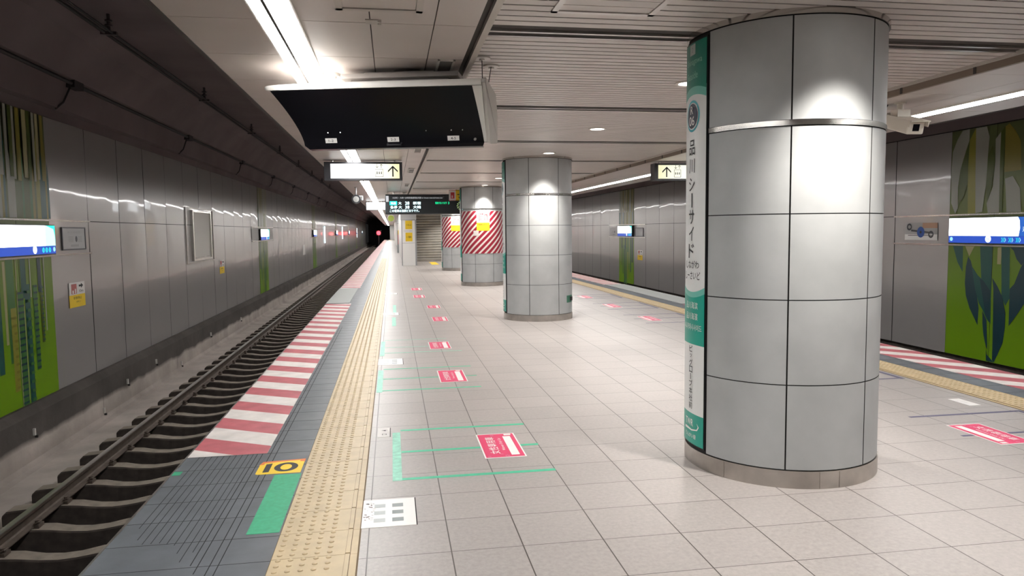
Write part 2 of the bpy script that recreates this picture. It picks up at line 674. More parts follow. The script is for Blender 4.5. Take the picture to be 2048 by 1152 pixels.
# track beds
m = MB()
m.box((-4.75, Y0, ZBED - 0.1), (XE_L + 0.03, 170, ZBED), 0)
struct(m.build('floor', M_BED), 'dark bed of the left track', 'floor')
m = MB()
m.box((XE_R - 0.03, Y0, ZBED - 0.1), (9.45, 170, ZBED), 0)
struct(m.build('floor', M_BED), 'dark bed of the right track', 'floor')

# walls: rows of oil-canned steel panels
PANEL = 1.377
MUR_W = 1.877
PERIOD = 12 * PANEL + MUR_W
MUR0 = 9.453           # near end of the first left mural


def wall_panels(x, sgn, ztop, zbot, zj, mur0, gap=0.009):
    """sgn = +1: the face looks to +x"""
    m = MB()
    spans = []
    k = -1
    while True:
        s = mur0 + k * PERIOD
        if s > Y1:
            break
        spans.append((s, s + MUR_W / 2)); spans.append((s + MUR_W / 2, s + MUR_W))
        for i in range(12):
            a = s + MUR_W + i * PANEL
            spans.append((a, a + PANEL))
        k += 1
    spans = [t for t in spans if t[1] > 0 and t[0] < Y1]
    # dark carrier behind the panels
    m.box((x - sgn * 0.05, 0, zbot - 0.01), (x - sgn * 0.02, Y1, ztop + 0.01), 1)
    rnd = random.Random(3 if sgn > 0 else 4)
    for (a, c) in spans:
        a2, c2 = a + gap, c - gap
        for (z0, z1) in ((zbot, zj - 0.006), (zj + 0.006, ztop)):
            nu, nv = 8, 5
            flat = c - a < 1.2          # the printed panels lie flat
            bul = 0.0008 if flat else rnd.uniform(0.004, 0.0085)
            bv = 0.0008 if flat else rnd.uniform(-0.001, 0.006)
            ph = rnd.uniform(-0.12, 0.12)
            tilt = rnd.uniform(-0.0012, 0.0012)
            vs = []
            for j in range(nv + 1):
                for i in range(nu + 1):
                    u, v = i / nu, j / nv
                    off = bul * (1 - (2 * u - 1) ** 2) * (1 + ph) + bv * sin(PI * v) + tilt * (u - 0.5)
                    off += 0.0006 * sin(5 * u + 7 * ph * 9) * sin(PI * v)
                    vs.append((x + sgn * off, a2 + (c2 - a2) * u, z0 + (z1 - z0) * v))
            fs = []
            for j in range(nv):
                for i in range(nu):
                    q = (j * (nu + 1) + i, j * (nu + 1) + i + 1, (j + 1) * (nu + 1) + i + 1, (j + 1) * (nu + 1) + i)
                    fs.append(q if sgn > 0 else q[::-1])
            m.add(vs, fs, 0, True)
    return m


m = wall_panels(XW_L, 1, 3.19, -0.715, 1.735, MUR0)
struct(m.build('wall_left', [WALLM, M_GAP]), 'left tunnel wall of polished steel panels', 'wall')
MURR = 9.268
m = wall_panels(XW_R, -1, 3.10, -0.665, 1.70, MURR)
struct(m.build('wall_right', [WALLM, M_GAP]), 'right tunnel wall of polished steel panels', 'wall')

# concrete below the panels, leaning out to the drain kerb, with cast joints
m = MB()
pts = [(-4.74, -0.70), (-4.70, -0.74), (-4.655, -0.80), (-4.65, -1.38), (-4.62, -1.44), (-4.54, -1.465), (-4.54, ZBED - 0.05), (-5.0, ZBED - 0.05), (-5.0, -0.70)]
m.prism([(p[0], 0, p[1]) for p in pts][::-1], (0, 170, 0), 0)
y = 8.42
while y < 90:
    m.quad((-4.6495, y - 0.005, -1.0), (-4.6485, y - 0.005, -1.4), (-4.6485, y + 0.005, -1.4), (-4.6495, y + 0.005, -1.0), 1)
    y += 4.1
struct(m.build('wall_left', [M_CONCW, M_GAP]), 'concrete base, darker along its top, below the left steel panels', 'wall')
m = MB()
m.box((-4.7, 0, ZBED - 0.05), (-3.60, 170, -1.465))
struct(m.build('floor', M_CONCL), 'concrete margin between the left rail and the wall base', 'floor')
m = MB()
m.box((9.48, 0, ZBED - 0.1), (9.9, 170, -0.66), 0)
struct(m.build('wall_right', M_OIL), 'concrete base below the right steel panels', 'wall')

# tunnel lining above the panels and over the tracks
m = MB()
prof = [(-4.82, 3.20), (-4.82, 3.34), (-4.72, 3.36), (-4.66, 3.78), (-4.55, 3.80), (-4.2, 4.25), (-3.9, 4.42), (-1.05, 4.42), (-1.05, 4.7), (-5.3, 4.7), (-5.3, 3.20)]
m.prism([(p[0], 0, p[1]) for p in prof], (0, 170, 0), 0)
struct(m.build('ceiling', [M_TUN, M_GAP]), 'dark concrete lining above the left track', 'ceiling')
m = MB()
prof = [(9.42, 3.12), (9.42, 3.3), (9.30, 3.34), (9.2, 3.8), (8.8, 4.42), (5.95, 4.42), (5.95, 4.7), (9.9, 4.7), (9.9, 3.12)]
m.prism([(p[0], 0, p[1]) for p in prof][::-1], (0, 170, 0), 0)
struct(m.build('ceiling', M_TUN), 'dark concrete lining above the right track', 'ceiling')
# end of the station far away
m = MB()
m.box((-5.2, 168, -1.8), (9.9, 168.3, 4.7), 0)
struct(m.build('wall_back', M_TUN), 'dark tunnel end far beyond the platform', 'wall')

m = MB()
m.box((-0.35, Y1, -1.6), (5.4, Y1 + 0.3, 4.7), 0)
struct(m.build('wall_back', M_WALLP), 'pale end wall closing the platform far away', 'wall')

# slatted central ceiling
BEAMS = [4.53 + 2.76 * k for k in range(-2, 49)]
m = MB()
m.quad((XF_L, Y0, ZS + 0.045), (XF_L, Y1, ZS + 0.045), (XF_R, Y1, ZS + 0.045), (XF_R, Y0, ZS + 0.045), 1)
for k, yb in enumerate(BEAMS):
    a = yb + 0.125
    c = yb + 2.76 - 0.125
    n = 25
    p = (c - a) / n
    for i in range(n):
        s0, s1 = a + i * p + 0.009, a + (i + 1) * p - 0.009
        if s0 > 60 and i % 5:
            continue
        if s0 > 60:
            s1 = a + (i + 5) * p - 0.009
        if s0 > Y1 - 1:
            break
        m.add([(XF_L + 0.01, s0, ZS + 0.02), (XF_L + 0.01, s0, ZS), (XF_L + 0.01, s1, ZS), (XF_L + 0.01, s1, ZS + 0.02),
               (XF_R - 0.01, s0, ZS + 0.02), (XF_R - 0.01, s0, ZS), (XF_R - 0.01, s1, ZS), (XF_R - 0.01, s1, ZS + 0.02)],
              [(0, 1, 5, 4), (1, 2, 6, 5), (2, 3, 7, 6)], 0)
struct(m.build('ceiling', [M_SLAT, mat('slat_gap', (0.025, 0.02, 0.018), 0.8)]), 'central ceiling of narrow painted slats', 'ceiling')
# recessed cross channels with paired aluminium rails
for yb in BEAMS:
    if yb > 100 or yb < 0:
        continue
m = MB()
for yb in BEAMS:
    if yb < 0 or yb > Y1 - 1:
        continue
    m.box((XF_L + 0.01, yb - 0.015, ZS - 0.004), (XF_R - 0.01, yb + 0.012, ZS + 0.028), 0)
    m.box((XF_L + 0.01, yb + 0.088, ZS - 0.004), (XF_R - 0.01, yb + 0.112, ZS + 0.028), 0)
    m.box((XF_L + 0.01, yb - 0.118, ZS + 0.010), (XF_R - 0.01, yb - 0.02, ZS + 0.029), 1)
    m.box((XF_L + 0.01, yb + 0.016, ZS + 0.006), (XF_R - 0.01, yb + 0.085, ZS + 0.029), 1)
struct(m.build('trim_1', [M_ALU, M_DARK]), 'paired aluminium rails crossing the slatted ceiling', 'trim')

# edge ceilings of plain panels


def edge_ceiling(xa, xb, seams, y_off, name, lab):
    m = MB()
    m.quad((xa, Y0, ZC + 0.012), (xa, Y1, ZC + 0.012), (xb, Y1, ZC + 0.012), (xb, Y0, ZC + 0.012), 1)
    xs = [xa] + seams + [xb]
    y = y_off - 0.813 * 9
    while y < Y1 - 1:
        y2 = y + 0.813
        for a, c in zip(xs[:-1], xs[1:]):
            g = 0.003
            m.box((a + (g if a != xa else 0), y + g, ZC), (c - (g if c != xb else 0), min(y2 - g, Y1), ZC + 0.011), 0)
        y = y2
    return struct(m.build('ceiling', [M_CEIL, M_DARK]), lab, 'ceiling')


edge_ceiling(XO_L, 0.50, [-0.09, 0.26], 4.195, 'ceiling', 'plain panelled ceiling over the left platform edge')
edge_ceiling(4.42, XO_R, [5.0, 5.62], 4.195, 'ceiling', 'plain panelled ceiling over the right platform edge')
# outer rims and the inner fascias
m = MB()
m.box((XO_L - 0.03, Y0, ZC - 0.005), (XO_L, Y1, 4.42), 0)
struct(m.build('trim_2', M_DARK), 'dark outer rim of the left edge ceiling', 'trim')
m = MB()
m.box((XO_R, Y0, ZC - 0.005), (XO_R + 0.03, Y1, 4.42), 0)
struct(m.build('trim_3', M_DARK), 'dark outer rim of the right edge ceiling', 'trim')
m = MB()
m.box((0.50, Y0, ZC + 0.03), (0.545, Y1, ZC + 0.05), 1)      # sunken dark slot
m.box((0.545, Y0, ZC), (XF_L, Y1, ZS + 0.03), 0)
struct(m.build('trim_4', [M_BEAM, M_DARK]), 'pale ceiling trim running beside the left slat ends', 'trim')
m = MB()
m.box((XF_R - 0.01, Y0, ZS - 0.022), (XF_R + 0.012, Y1, ZS + 0.03), 0)
m.box((XF_R + 0.012, Y0, ZC - 0.004), (XF_R + 0.045, Y1, ZS), 1)
y = 4.195 - 0.813 * 2
while y < 50:
    m.box((XF_R + 0.006, y - 0.012, ZC - 0.003), (XF_R + 0.014, y + 0.012, ZS - 0.02), 2)
    y += 0.813
struct(m.build('trim_5', [M_BEAM, M_BROWN, M_DARK]), 'bronze fascia between slats and right edge ceiling', 'trim')

# ------------------------------------------------------------------ lamps
#   two unbroken runs of strip light


def strip_run(x0, x1, split, label):
    t = thing('strip_light', ((x0 + x1) / 2, 3, ZC - 0.03), label, 'ceiling light')
    m = MB()
    for (a, c) in ((x0 - 0.012, x0), (x1, x1 + 0.012)):
        m.box((a, Y0, ZC - 0.012), (c, Y1 - 1, ZC))
    m.build('housing', M_CABW, t)
    if split:
        m = MB(); m.box((split - 0.008, Y0, ZC - 0.016), (split + 0.008, Y1 - 1, ZC)); m.build('spacer', M_DARK, t)
    segs = [(x0, split - 0.009), (split + 0.009, x1)] if split else [(x0, x1)]
    for (a, c) in segs:
        m = MB()
        y = Y0 + 0.19
        while y < Y1 - 3:
            m.box((a, y + 0.004, ZC - 0.014), (c, y + 2.436, ZC - 0.001))
            y += 2.44
        m.build('diffuser', M_TUBE, t)
    return t


strip_run(-0.675, -0.475, -0.60, 'continuous double strip light in the ceiling above the left platform edge')
strip_run(5.335, 5.50, None, 'continuous strip light in the ceiling above the right platform edge')


def downlight(y, label, first=[None]):
    loc = (2.48, y, ZS)
    if first[0] is None:
        t = thing('downlight', loc, label, 'ceiling light', 'downlights along the slatted ceiling')
        m = MB()
        m.arc(0.085, 0.11, 0, 360, ZS - 0.012, ZS - 0.001, seg=32, c=loc[:2])
        m.build('trim_ring', M_CABW, t)
        m = MB()
        m.disc((loc[0], loc[1], ZS - 0.006), 0.085, seg=28)
        m.build('lens', M_LAMP, t)
        ld = bpy.data.lights.new('downlight_beam', 'SPOT')
        ld.energy = DOWN_POWER
        ld.color = (1.0, 0.94, 0.87)
        ld.spot_size = radians(102)
        ld.spot_blend = 0.9
        ld.shadow_soft_size = 0.05
        lo = bpy.data.objects.new('beam', ld)
        COL.objects.link(lo)
        lo.parent = t
        lo.location = (0, 0, -0.03)
        first[0] = t
    else:
        t = copy_tree(first[0], loc, label)
    return t


downlight(3.38, 'round downlight in front of the nearest grey column')
downlight(5.91, 'round downlight behind the nearest grey column, half hidden by its tall sign')
downlight(8.67, 'largest round downlight seen in the open slatted ceiling')
downlight(11.43, 'round downlight just above the top of the second grey column')
downlight(14.19, 'round downlight behind the second grey column')
downlight(16.95, 'round downlight midway between the second and third columns')
for _k, _y in enumerate((22.4, 25.1, 27.45, 30.6, 33.4, 36.2)):  # added lamps that brighten the shutter and the far end
    downlight(_y, ['first', 'second', 'third', 'fourth', 'fifth', 'sixth'][_k] + ' small downlight added beyond the striped third column to brighten the shutter')
downlight(19.5, 'round downlight at the top of the striped third column')

# ------------------------------------------------------------------ columns
PANA = [(-165, -115), (-115, -65), (-65, -15), (-15, 15), (15, 65), (65, 115), (115, 165)]
COURSES = [(0.107, 0.61), (0.61, 1.105), (1.105, 1.60), (1.60, 2.096), (2.128, 2.705)]
CX = 2.49


def column(y, label):
    t = thing('column', (CX, y, 0), label, 'column', 'round columns along the middle of the platform')
    c = (CX, y)
    m = MB()
    m.cyl((CX, y, 0), 0.585, ZS, seg=72)
    m.build('core', M_GAP, t)
    m = MB()
    g = 0.42
    for a0, a1 in PANA:
        for z0, z1 in COURSES:
            m.arc(0.5845, 0.592, a0 + g, a1 - g, z0 + 0.003, z1 - 0.003, c=c, seg=12, ms=1)
    m.build('cladding', [M_COL, M_GAP], t)
    m = MB()
    m.arc(0.57, 0.598, 0, 360, 0.0, 0.104, c=c, seg=96)
    for a in (-96, -84, -30, -150):
        m.arc(0.59, 0.601, a - 0.15, a + 0.15, 0.004, 0.1, c=c, seg=2)
    m.build('base_ring', M_STEELD, t)
    m = MB()
    m.arc(0.57, 0.597, -164.6, 164.6, 2.098, 2.128, c=c, seg=96)
    m.build('steel_band', M_STEEL, t)
    m = MB()
    m.arc(0.57, 0.602, 0, 360, 2.707, ZS + 0.012, c=c, seg=96)
    m.build('top_ring', M_STEEL, t)
    return t


cols = [column(4.407, 'nearest and largest grey panelled column, right of centre'),
        column(12.45, 'second grey panelled column, without red stripes, small green tag near its foot'),
        column(20.42, 'third column, with large red and white striped wrap and small grey card'),
        column(28.40, 'farthest column, red and white wrap partly hidden by third column')]

# station name signs wrapped on the track side of each column


def name_sign(y, label, full=True):
    t = thing('name_sign', (CX - 0.6, y, 0.14), label, 'sign', 'station name signs on the columns')
    c = (CX, y)
    R = 0.607
    zt, zb = 2.675, 0.137
    m = MB()
    m.arc(0.588, R - 0.004, 165.2, 194.8, zb - 0.01, zt + 0.01, c=c, seg=10)
    m.build('backing', M_BLACK, t)

    def on(u, v, d):
        a = PI + u / R
        return Vector((CX + (R + d) * cos(a), y + (R + d) * sin(a), v))
    HW = radians(14.4) * R

    def band(mb, z0, z1, mi, bow0=0.0, bow1=0.0, d=0.0):
        n = 12
        vs = []
        for i in range(n + 1):
            u = -HW + 2 * HW * i / n
            q = 1 - (i / n * 2 - 1) ** 2
            vs.append((u, z0 + bow0 * q, d)); vs.append((u, z1 + bow1 * q, d))
        mb.add(vs, [(2 * i, 2 * i + 2, 2 * i + 3, 2 * i + 1) for i in range(n)], mi, True)
    m = MB(); m.map = on
    band(m, 1.115, 2.40, 0)
    band(m, 0.335, 0.785, 0)
    band(m, 2.355, zt, 1, 0.02, 0, 0.001)
    band(m, 2.325, 2.375, 2, 0.03, 0.03, 0.0015)
    band(m, 0.785, 1.125, 3, 0, -0.03, 0.001)
    band(m, 1.115, 1.155, 2, -0.03, -0.035, 0.0015)
    band(m, zb, 0.335, 3, 0, 0, 0.0)
    pn = m.build('panel', [M_SIGNW, M_TEALD, M_TEALL, M_TEAL], t)
    m = MB(); m.map = on
    m.disc((-0.01, 2.225, 0.002), 0.098, seg=30, m=0)
    m.disc((-0.01, 2.225, 0.003), 0.083, seg=30, m=1)
    m.disc((-0.01, 2.225, 0.004), 0.077, seg=30, m=2)
    m.text('R', -0.01, 2.262, 0.006, h=0.05, m=1)
    m.text('06', -0.01, 2.195, 0.006, h=0.058, m=1)
    m.build('line_emblem', [M_CYANR, M_WHITE, M_NAVY], pn)
    if full:
        m = MB(); m.map = on
        for ch, z, h in zip('品川シーサイド', (2.03, 1.915, 1.80, 1.70, 1.595, 1.49, 1.38), (0.095, 0.09, 0.085, None, 0.09, 0.09, 0.09)):
            if h is None:
                m.quad((-0.012, z - 0.045, 0.003), (0.003, z - 0.045, 0.003), (0.003, z + 0.045, 0.003), (-0.012, z + 0.045, 0.003), 0)
            else:
                m.text(ch, -0.01, z, 0.003, h=h, w=0.085 if ch not in 'イ' else 0.075, m=0)
        m.text('しながわ', 0.0, 1.295, 0.003, h=0.05, w=0.19, m=0)
        m.text('しーさいど', 0.0, 1.225, 0.003, h=0.05, w=0.22, m=0)
        m.text('品川海滨', 0.0, 1.035, 0.003, h=0.045, w=0.17, m=1)
        m.text('品川海濱', 0.0, 0.965, 0.003, h=0.045, w=0.17, m=1)
        m.text('시나가와시사이드', 0.0, 0.895, 0.003, h=0.042, w=0.26, m=1)
        for ch, z in zip('ビッグロ｜ブ本社前', (0.755, 0.71, 0.665, 0.62, 0.575, 0.53, 0.482, 0.434, 0.386)):
            if ch == '｜':
                m.quad((-0.006, z - 0.02, 0.003), (0.002, z - 0.02, 0.003), (0.002, z + 0.02, 0.003), (-0.006, z + 0.02, 0.003), 0)
            else:
                m.text(ch, 0.0, z, 0.003, h=0.042 if ch != 'ッ' else 0.026, w=0.05 if ch != 'ッ' else 0.03, m=0)
        m.text('Shinagawa', 0.0, 2.555, 0.003, h=0.05, w=0.22, m=2)
        m.text('Seaside', -0.02, 2.475, 0.003, h=0.045, w=0.16, m=2)
        m.text('TWR', -0.02, 0.275, 0.003, h=0.045, w=0.12, m=1)
        pts = [(-0.09, 0.238, 0.003), (0.02, 0.232, 0.003), (0.085, 0.243, 0.003), (0.10, 0.262, 0.003), (0.085, 0.285, 0.003), (0.11, 0.262, 0.003), (0.09, 0.236, 0.003), (0.02, 0.222, 0.003), (-0.09, 0.222, 0.003)]
        for i in range(4):
            m.quad(pts[i], pts[i + 1], pts[7 - i] if i < 3 else pts[5], pts[8 - i] if i < 4 else pts[6], 1)
        m.text('りんかい線', 0.0, 0.19, 0.003, h=0.032, w=0.15, m=1)
        m.build('lettering', [M_BLACK, M_WHITE, mat('faint_lettering', (0.22, 0.52, 0.42), 0.4)], pn)
        m = MB(); m.map = on
        m.quad((-0.05, 2.60, 0.004), (0.03, 2.60, 0.004), (0.03, 2.665, 0.004), (-0.05, 2.665, 0.004), 0)
        m.text('2', -0.01, 2.632, 0.0045, h=0.03, m=1)
        m.build('number_tag', [mat('grey_tag', (0.45, 0.50, 0.48), 0.5), M_GREYP], pn)
    return t


name_sign(4.407, 'tall green and white station name sign on the nearest column')
name_sign(12.45, 'green and white station name sign edge on the second column')
name_sign(20.42, 'green and white station name sign edge on the red striped third column', full=False)
name_sign(28.40, 'green and white station name sign edge on the farthest red striped column', full=False)

# striped wraps, notices and small items on columns


def wrap(y, label):
    m = MB()
    m.arc(0.593, 0.5985, -164, 164, 0.90, 2.055, c=(CX, y), seg=80)
    o = m.build('striped_wrap', WRAP, origin=(CX, y, 0))
    return tag(o, label, 'striped wrap', 'red and white wraps on columns')


wrap(20.42, 'red and white diagonal striped wrap on the third column')
wrap(28.40, 'red and white diagonal striped wrap on the farthest column')


def col_notice(y, a, label):
    """white sheet with red call-button drawing over a yellow sheet, taped round the column"""
    R = 0.6005
    a = radians(a)

    def on(u, v, d):
        return Vector((CX + (R + d) * cos(a + u / R), y + (R + d) * sin(a + u / R), v))
    t = thing('notice', tuple(on(0, 1.53, 0)), label, 'notice', 'emergency notices on the striped columns')

    def sheet(nm, u0, u1, v0, v1, mm, d):
        q = MB(); q.map = on
        n = 8
        vs = []
        for i in range(n + 1):
            u = u0 + (u1 - u0) * i / n
            vs += [(u, v0, d), (u, v1, d)]
        q.add(vs, [(2 * i, 2 * i + 2, 2 * i + 3, 2 * i + 1) for i in range(n)], 0, True)
        return q.build(nm, mm, t)
    w = sheet('white_sheet', -0.19, 0.17, 1.74, 2.065, M_WHITE, 0.0015)
    yl = sheet('yellow_sheet', -0.19, 0.17, 1.52, 1.745, M_YEL, 0.001)
    q = MB(); q.map = on
    for (u0, u1, v0, v1) in [(-0.12, 0.10, 2.0, 2.015), (-0.12, -0.105, 1.78, 2.015), (0.085, 0.10, 1.90, 2.015), (-0.09, 0.0, 1.955, 1.99), (-0.085, -0.07, 1.80, 1.93), (-0.02, -0.005, 1.80, 1.93), (-0.085, -0.005, 1.915, 1.93),
                              (0.03, 0.045, 1.80, 1.97), (0.03, 0.11, 1.94, 1.965), (0.095, 0.11, 1.80, 1.965)]:
        q.quad((u0, v0, 0.003), (u1, v0, 0.003), (u1, v1, 0.003), (u0, v1, 0.003), 0)
    q.build('red_drawing', M_RED, w)
    q = MB(); q.map = on
    q.text('非常停止ボタン', -0.02, 1.69, 0.003, w=0.28, h=0.03, m=0)
    q.build('lettering', M_BLACK, yl)
    return t


col_notice(20.42, -92, 'white and yellow emergency notice on the striped third column')
col_notice(28.40, -98, 'white and yellow emergency notice on the striped farthest column')
m = MB()
m.arc(0.5995, 0.602, -119, -105, 1.385, 1.525, c=(CX, 20.42), seg=6)
tag(m.build('grey_card', mat('pale_grey_card', (0.62, 0.58, 0.56), 0.6)), 'small blank grey card on the striped third column', 'card')
t = thing('outlet_box', (CX + 0.6 * cos(radians(-37)), 12.45 + 0.6 * sin(radians(-37)), 0.29), 'small green outlet plate low on the second grey column', 'outlet')
m = MB(); m.arc(0.592, 0.600, -46, -27, 0.29, 0.41, c=(CX, 12.45), seg=6)
pl_ = m.build('plate', mat('green_plate', (0.05, 0.17, 0.11), 0.5), t)
m = MB(); m.arc(0.60, 0.625, -36, -31, 0.32, 0.385, c=(CX, 12.45), seg=3)
m.build('plug', M_BLACK, pl_)

# ------------------------------------------------------------------ tactile paving


def tactile(x0, x1, bar0, bar1, bar2, label, flip):
    """buff strip: dome tiles, raised bar on the inner side"""
    t = thing('tactile_paving', ((x0 + x1) / 2, 3.1, 0), label, 'tactile paving')
    m = MB()
    y = 3.434 - 0.29 * 20
    while y < Y1 - 3:
        n = 0.29 if y < 60 else 2.9
        m.box((min(x0, bar0), y + 0.0018, -0.015), (max(x0, bar0), y + n - 0.0018, 0.004), 0)
        m.box((min(bar0, bar2), y + 0.001, -0.015), (max(bar0, bar2), y + n - 0.001, 0.003), 0)
        m.box((min(bar0, bar1), y + 0.006, 0.0), (max(bar0, bar1), y + n - 0.006, 0.009), 0)
        y += n
    for e in (bar0, bar1):
        m.box((e - 0.002, Y0, 0.003), (e + 0.002, 60, 0.0046), 1)
    m.box((min(x0, x1) - 0.004, Y0, -0.018), (max(x0, x1) + 0.004, Y1 - 0.01, 0.0008), 1)
    m.build('tiles', [M_YTILE, mat('buff_joint', (0.16, 0.11, 0.06), 0.8)], t)
    m = MB()
    sg = 1 if x1 > x0 else -1
    y = 3.30
    k = 0
    while y < 42:
        seg = 10 if y < 9 else (6 if y < 20 else 4)
        for c in range(5):
            cx = x0 + sg * (0.032 + 0.0575 * c)
            vs = []
            for rr, zz in ((0.0135, 0.003), (0.0115, 0.0075), (0.006, 0.0095)):
                for i in range(seg):
                    a = 2 * PI * i / seg + 0.4
                    vs.append((cx + rr * cos(a), y + rr * sin(a), zz))
            fs = [(r * seg + i, r * seg + (i + 1) % seg, (r + 1) * seg + (i + 1) % seg, (r + 1) * seg + i) for r in range(2) for i in range(seg)]
            fs.append(tuple(range(2 * seg, 3 * seg)))
            m.add(vs, fs, 0, True)
        y += 0.058
    o = m.build('domes', M_YTILE, t)
    return t


tactile(-0.59, -0.193, -0.252, -0.231, -0.197, 'buff tactile paving strip with domes along the left platform edge', 1)
tactile(5.45, 5.09, 5.15, 5.13, 5.10, 'buff tactile paving strip with domes along the right platform edge', -1)

# ------------------------------------------------------------------ red and white painted edge bars


def bars(xe, xi, ya, yb, label, phase=5.347, sh=-0.303):
    m = MB()
    P = 0.303
    w = abs(xi - xe)

    def at(s, y):      # s = 0 outer .. 1 inner
        return (xe + (xi - xe) * s, y, 0.0022)
    k = int((ya - phase) / P) - 4
    while True:
        o0 = phase + k * P
        if min(o0, o0 + sh) > yb:
            break
        # quad in (s, y): (0,o0),(0,o0+P),(1,o0+P+sh),(1,o0+sh) clipped to [ya, yb]
        poly = [(0, o0), (1, o0 + sh), (1, o0 + P + sh), (0, o0 + P)]
        for lim, keep in ((ya, 1), (yb, -1)):
            out = []
            for i in range(len(poly)):
                a, c = poly[i], poly[(i + 1) % len(poly)]
                ia, ic = (a[1] - lim) * keep >= 0, (c[1] - lim) * keep >= 0
                if ia:
                    out.append(a)
                if ia != ic:
                    q = (lim - a[1]) / (c[1] - a[1])
                    out.append((a[0] + (c[0] - a[0]) * q, lim))
            poly = out
            if len(poly) < 3:
                break
        if len(poly) >= 3:
            pts = [at(s, y) for s, y in poly]
            if (xi - xe) < 0:
                pts = pts[::-1]
            m.poly(pts, k % 2)
        k += 1
    m.quad((xe, ya, 0.0003), (xi, ya, 0.0003), (xi, yb, 0.0003), (xe, yb, 0.0003), 1)
    o = m.build('warning_stripes', [M_PAINTR, M_PAINTW])
    return tag(o, label, 'floor marking')


bars(XE_L + 0.002, -0.888, 5.17, 15.9, 'near run of slanted red and white bars along the left platform edge')
bars(XE_L + 0.002, -0.888, 20.2, Y1, 'far run of slanted red and white bars along the left platform edge')
bars(XE_R - 0.002, 5.74, Y0, 13.9, 'near run of slanted red and white bars along the right platform edge', phase=6.39, sh=0.57)
bars(XE_R - 0.002, 5.74, 19.4, Y1, 'far run of slanted red and white bars along the right platform edge', phase=6.39, sh=0.57)
m = MB()
m.box((XE_L - 0.012, 15.95, -0.02), (-0.93, 20.15, 0.012))
tag(m.build('gap_cover', mat('plain_grey_plate', (0.34, 0.35, 0.34), 0.6)), 'plain grey plate between the two runs of left edge stripes', 'cover plate')
m = MB()
m.box((5.74, 13.95, -0.02), (XE_R + 0.01, 19.35, 0.012))
tag(m.build('gap_cover', MATS['plain_grey_plate']), 'plain pale plate between the two runs of right edge stripes', 'cover plate')

# stopping mark "10" and green paint
t = thing('stop_mark', (-0.75, 4.85, 0.0), 'yellow stopping mark with a black number 10 beside the left tactile strip', 'floor marking')
m = MB(); m.map = frame((-0.75, 4.85, 0.0016), (1, 0, 0), (0, 1, 0), (0, 0, 1))
m.poly([(-0.14, -0.125, 0), (-0.125, -0.14, 0), (0.14, -0.14, 0), (0.14, 0.09, 0), (0.11, 0.095, 0), (0.11, 0.125, 0), (-0.115, 0.09, 0), (-0.115, 0.06, 0), (-0.14, 0.055, 0)], 0)
m.build('yellow_plate', M_YEL, t)
m = MB(); m.map = frame((-0.75, 4.85, 0.0012), (1, 0, 0), (0, 1, 0), (0, 0, 1))
m.poly([(-0.145, 0.05, 0), (0.142, 0.07, 0), (0.142, 0.15, 0), (-0.13, 0.125, 0)], 0)
m.build('orange_edge', M_ORANGE, t)
m = MB(); m.map = frame((-0.75, 4.85, 0.0024), (1, 0, 0), (0, 1, 0), (0, 0, 1))
m.quad((-0.10, -0.105, 0), (-0.062, -0.10, 0), (-0.062, 0.075, 0), (-0.10, 0.065, 0))
n = 28
ring = []
for i in range(n):
    a = 2 * PI * i / n
    ring.append((0.035 + 0.075 * cos(a), -0.012 + 0.092 * sin(a), 0))
for i in range(n):
    a = 2 * PI * i / n
    ring.append((0.035 + 0.036 * cos(a), -0.012 + 0.058 * sin(a), 0))
m.add(ring, [(i, (i + 1) % n, n + (i + 1) % n, n + i) for i in range(n)])
m.build('numeral', M_BLACK, t)
m = MB(); m.box((-0.765, 3.765, 0.0), (-0.602, 4.69, 0.0014))
tag(m.build('green_patch', M_GREEN), 'solid green painted patch below the yellow 10 mark', 'floor marking')
m = MB(); m.box((XE_L + 0.001, 4.80, 0.0), (-1.36, 4.87, 0.0016))
tag(m.build('green_patch', M_GREEN), 'tiny green paint dab at the left platform edge', 'floor marking')

# pink women-only stickers


def pink(cx, cy, L, W, side, label, text=True):
    """side -1: read facing the left track; +1: the right track. L along the track, W across"""
    U = (0, 1, 0) if side < 0 else (0, -1, 0)
    V = (-1, 0, 0) if side < 0 else (1, 0, 0)
    fr = frame((cx, cy, 0.0), U, V, (0, 0, 1))
    t = thing('floor_sticker', (cx, cy, 0.0), label, 'floor sticker', 'pink car stickers on the floor')
    m = MB(); m.map = fr
    m.box((-L / 2, -W / 2, 0.001), (L / 2, W / 2, 0.0022), 0)
    m.box((-L / 2 + 0.012, -W / 2 + 0.010, 0.0022), (L / 2 - 0.012, W / 2 - 0.010, 0.0026), 1)
    ps = m.build('pink_sheet', [M_WHITE, M_PINK], t)
    m = MB(); m.map = fr
    d = 0.0034
    m.text('女性専用車', 0.0, W * 0.2, d, h=W * 0.24, w=L * 0.70, m=0)
    m.text('Women Only Car', 0.02, -W * 0.05, d, h=W * 0.10, w=L * 0.52, m=0)
    m.quad((-L * 0.42, -W * 0.36, d), (L * 0.36, -W * 0.36, d), (L * 0.36, -W * 0.16, d), (-L * 0.42, -W * 0.16, d), 0)
    m.quad((L * 0.40, -W * 0.40, d), (L * 0.46, -W * 0.40, d), (L * 0.46, -W * 0.22, d), (L * 0.40, -W * 0.22, d), 0)
    for (u, v, r) in ((-0.44, -0.05, 0.035), (-0.37, 0.06, 0.02), (0.42, 0.1, 0.03), (-0.44, 0.38, 0.025)):
        for k in range(5):
            a = 2 * PI * k / 5
            m.disc((u * L + r * W * 1.2 * cos(a), v * W + r * W * 1.2 * sin(a), d), r * W * 0.7, seg=6, m=1)
    m.build('lettering', [M_WHITE, mat('pale_pink_print', (0.70, 0.22, 0.32), 0.5)], ps)
    return t


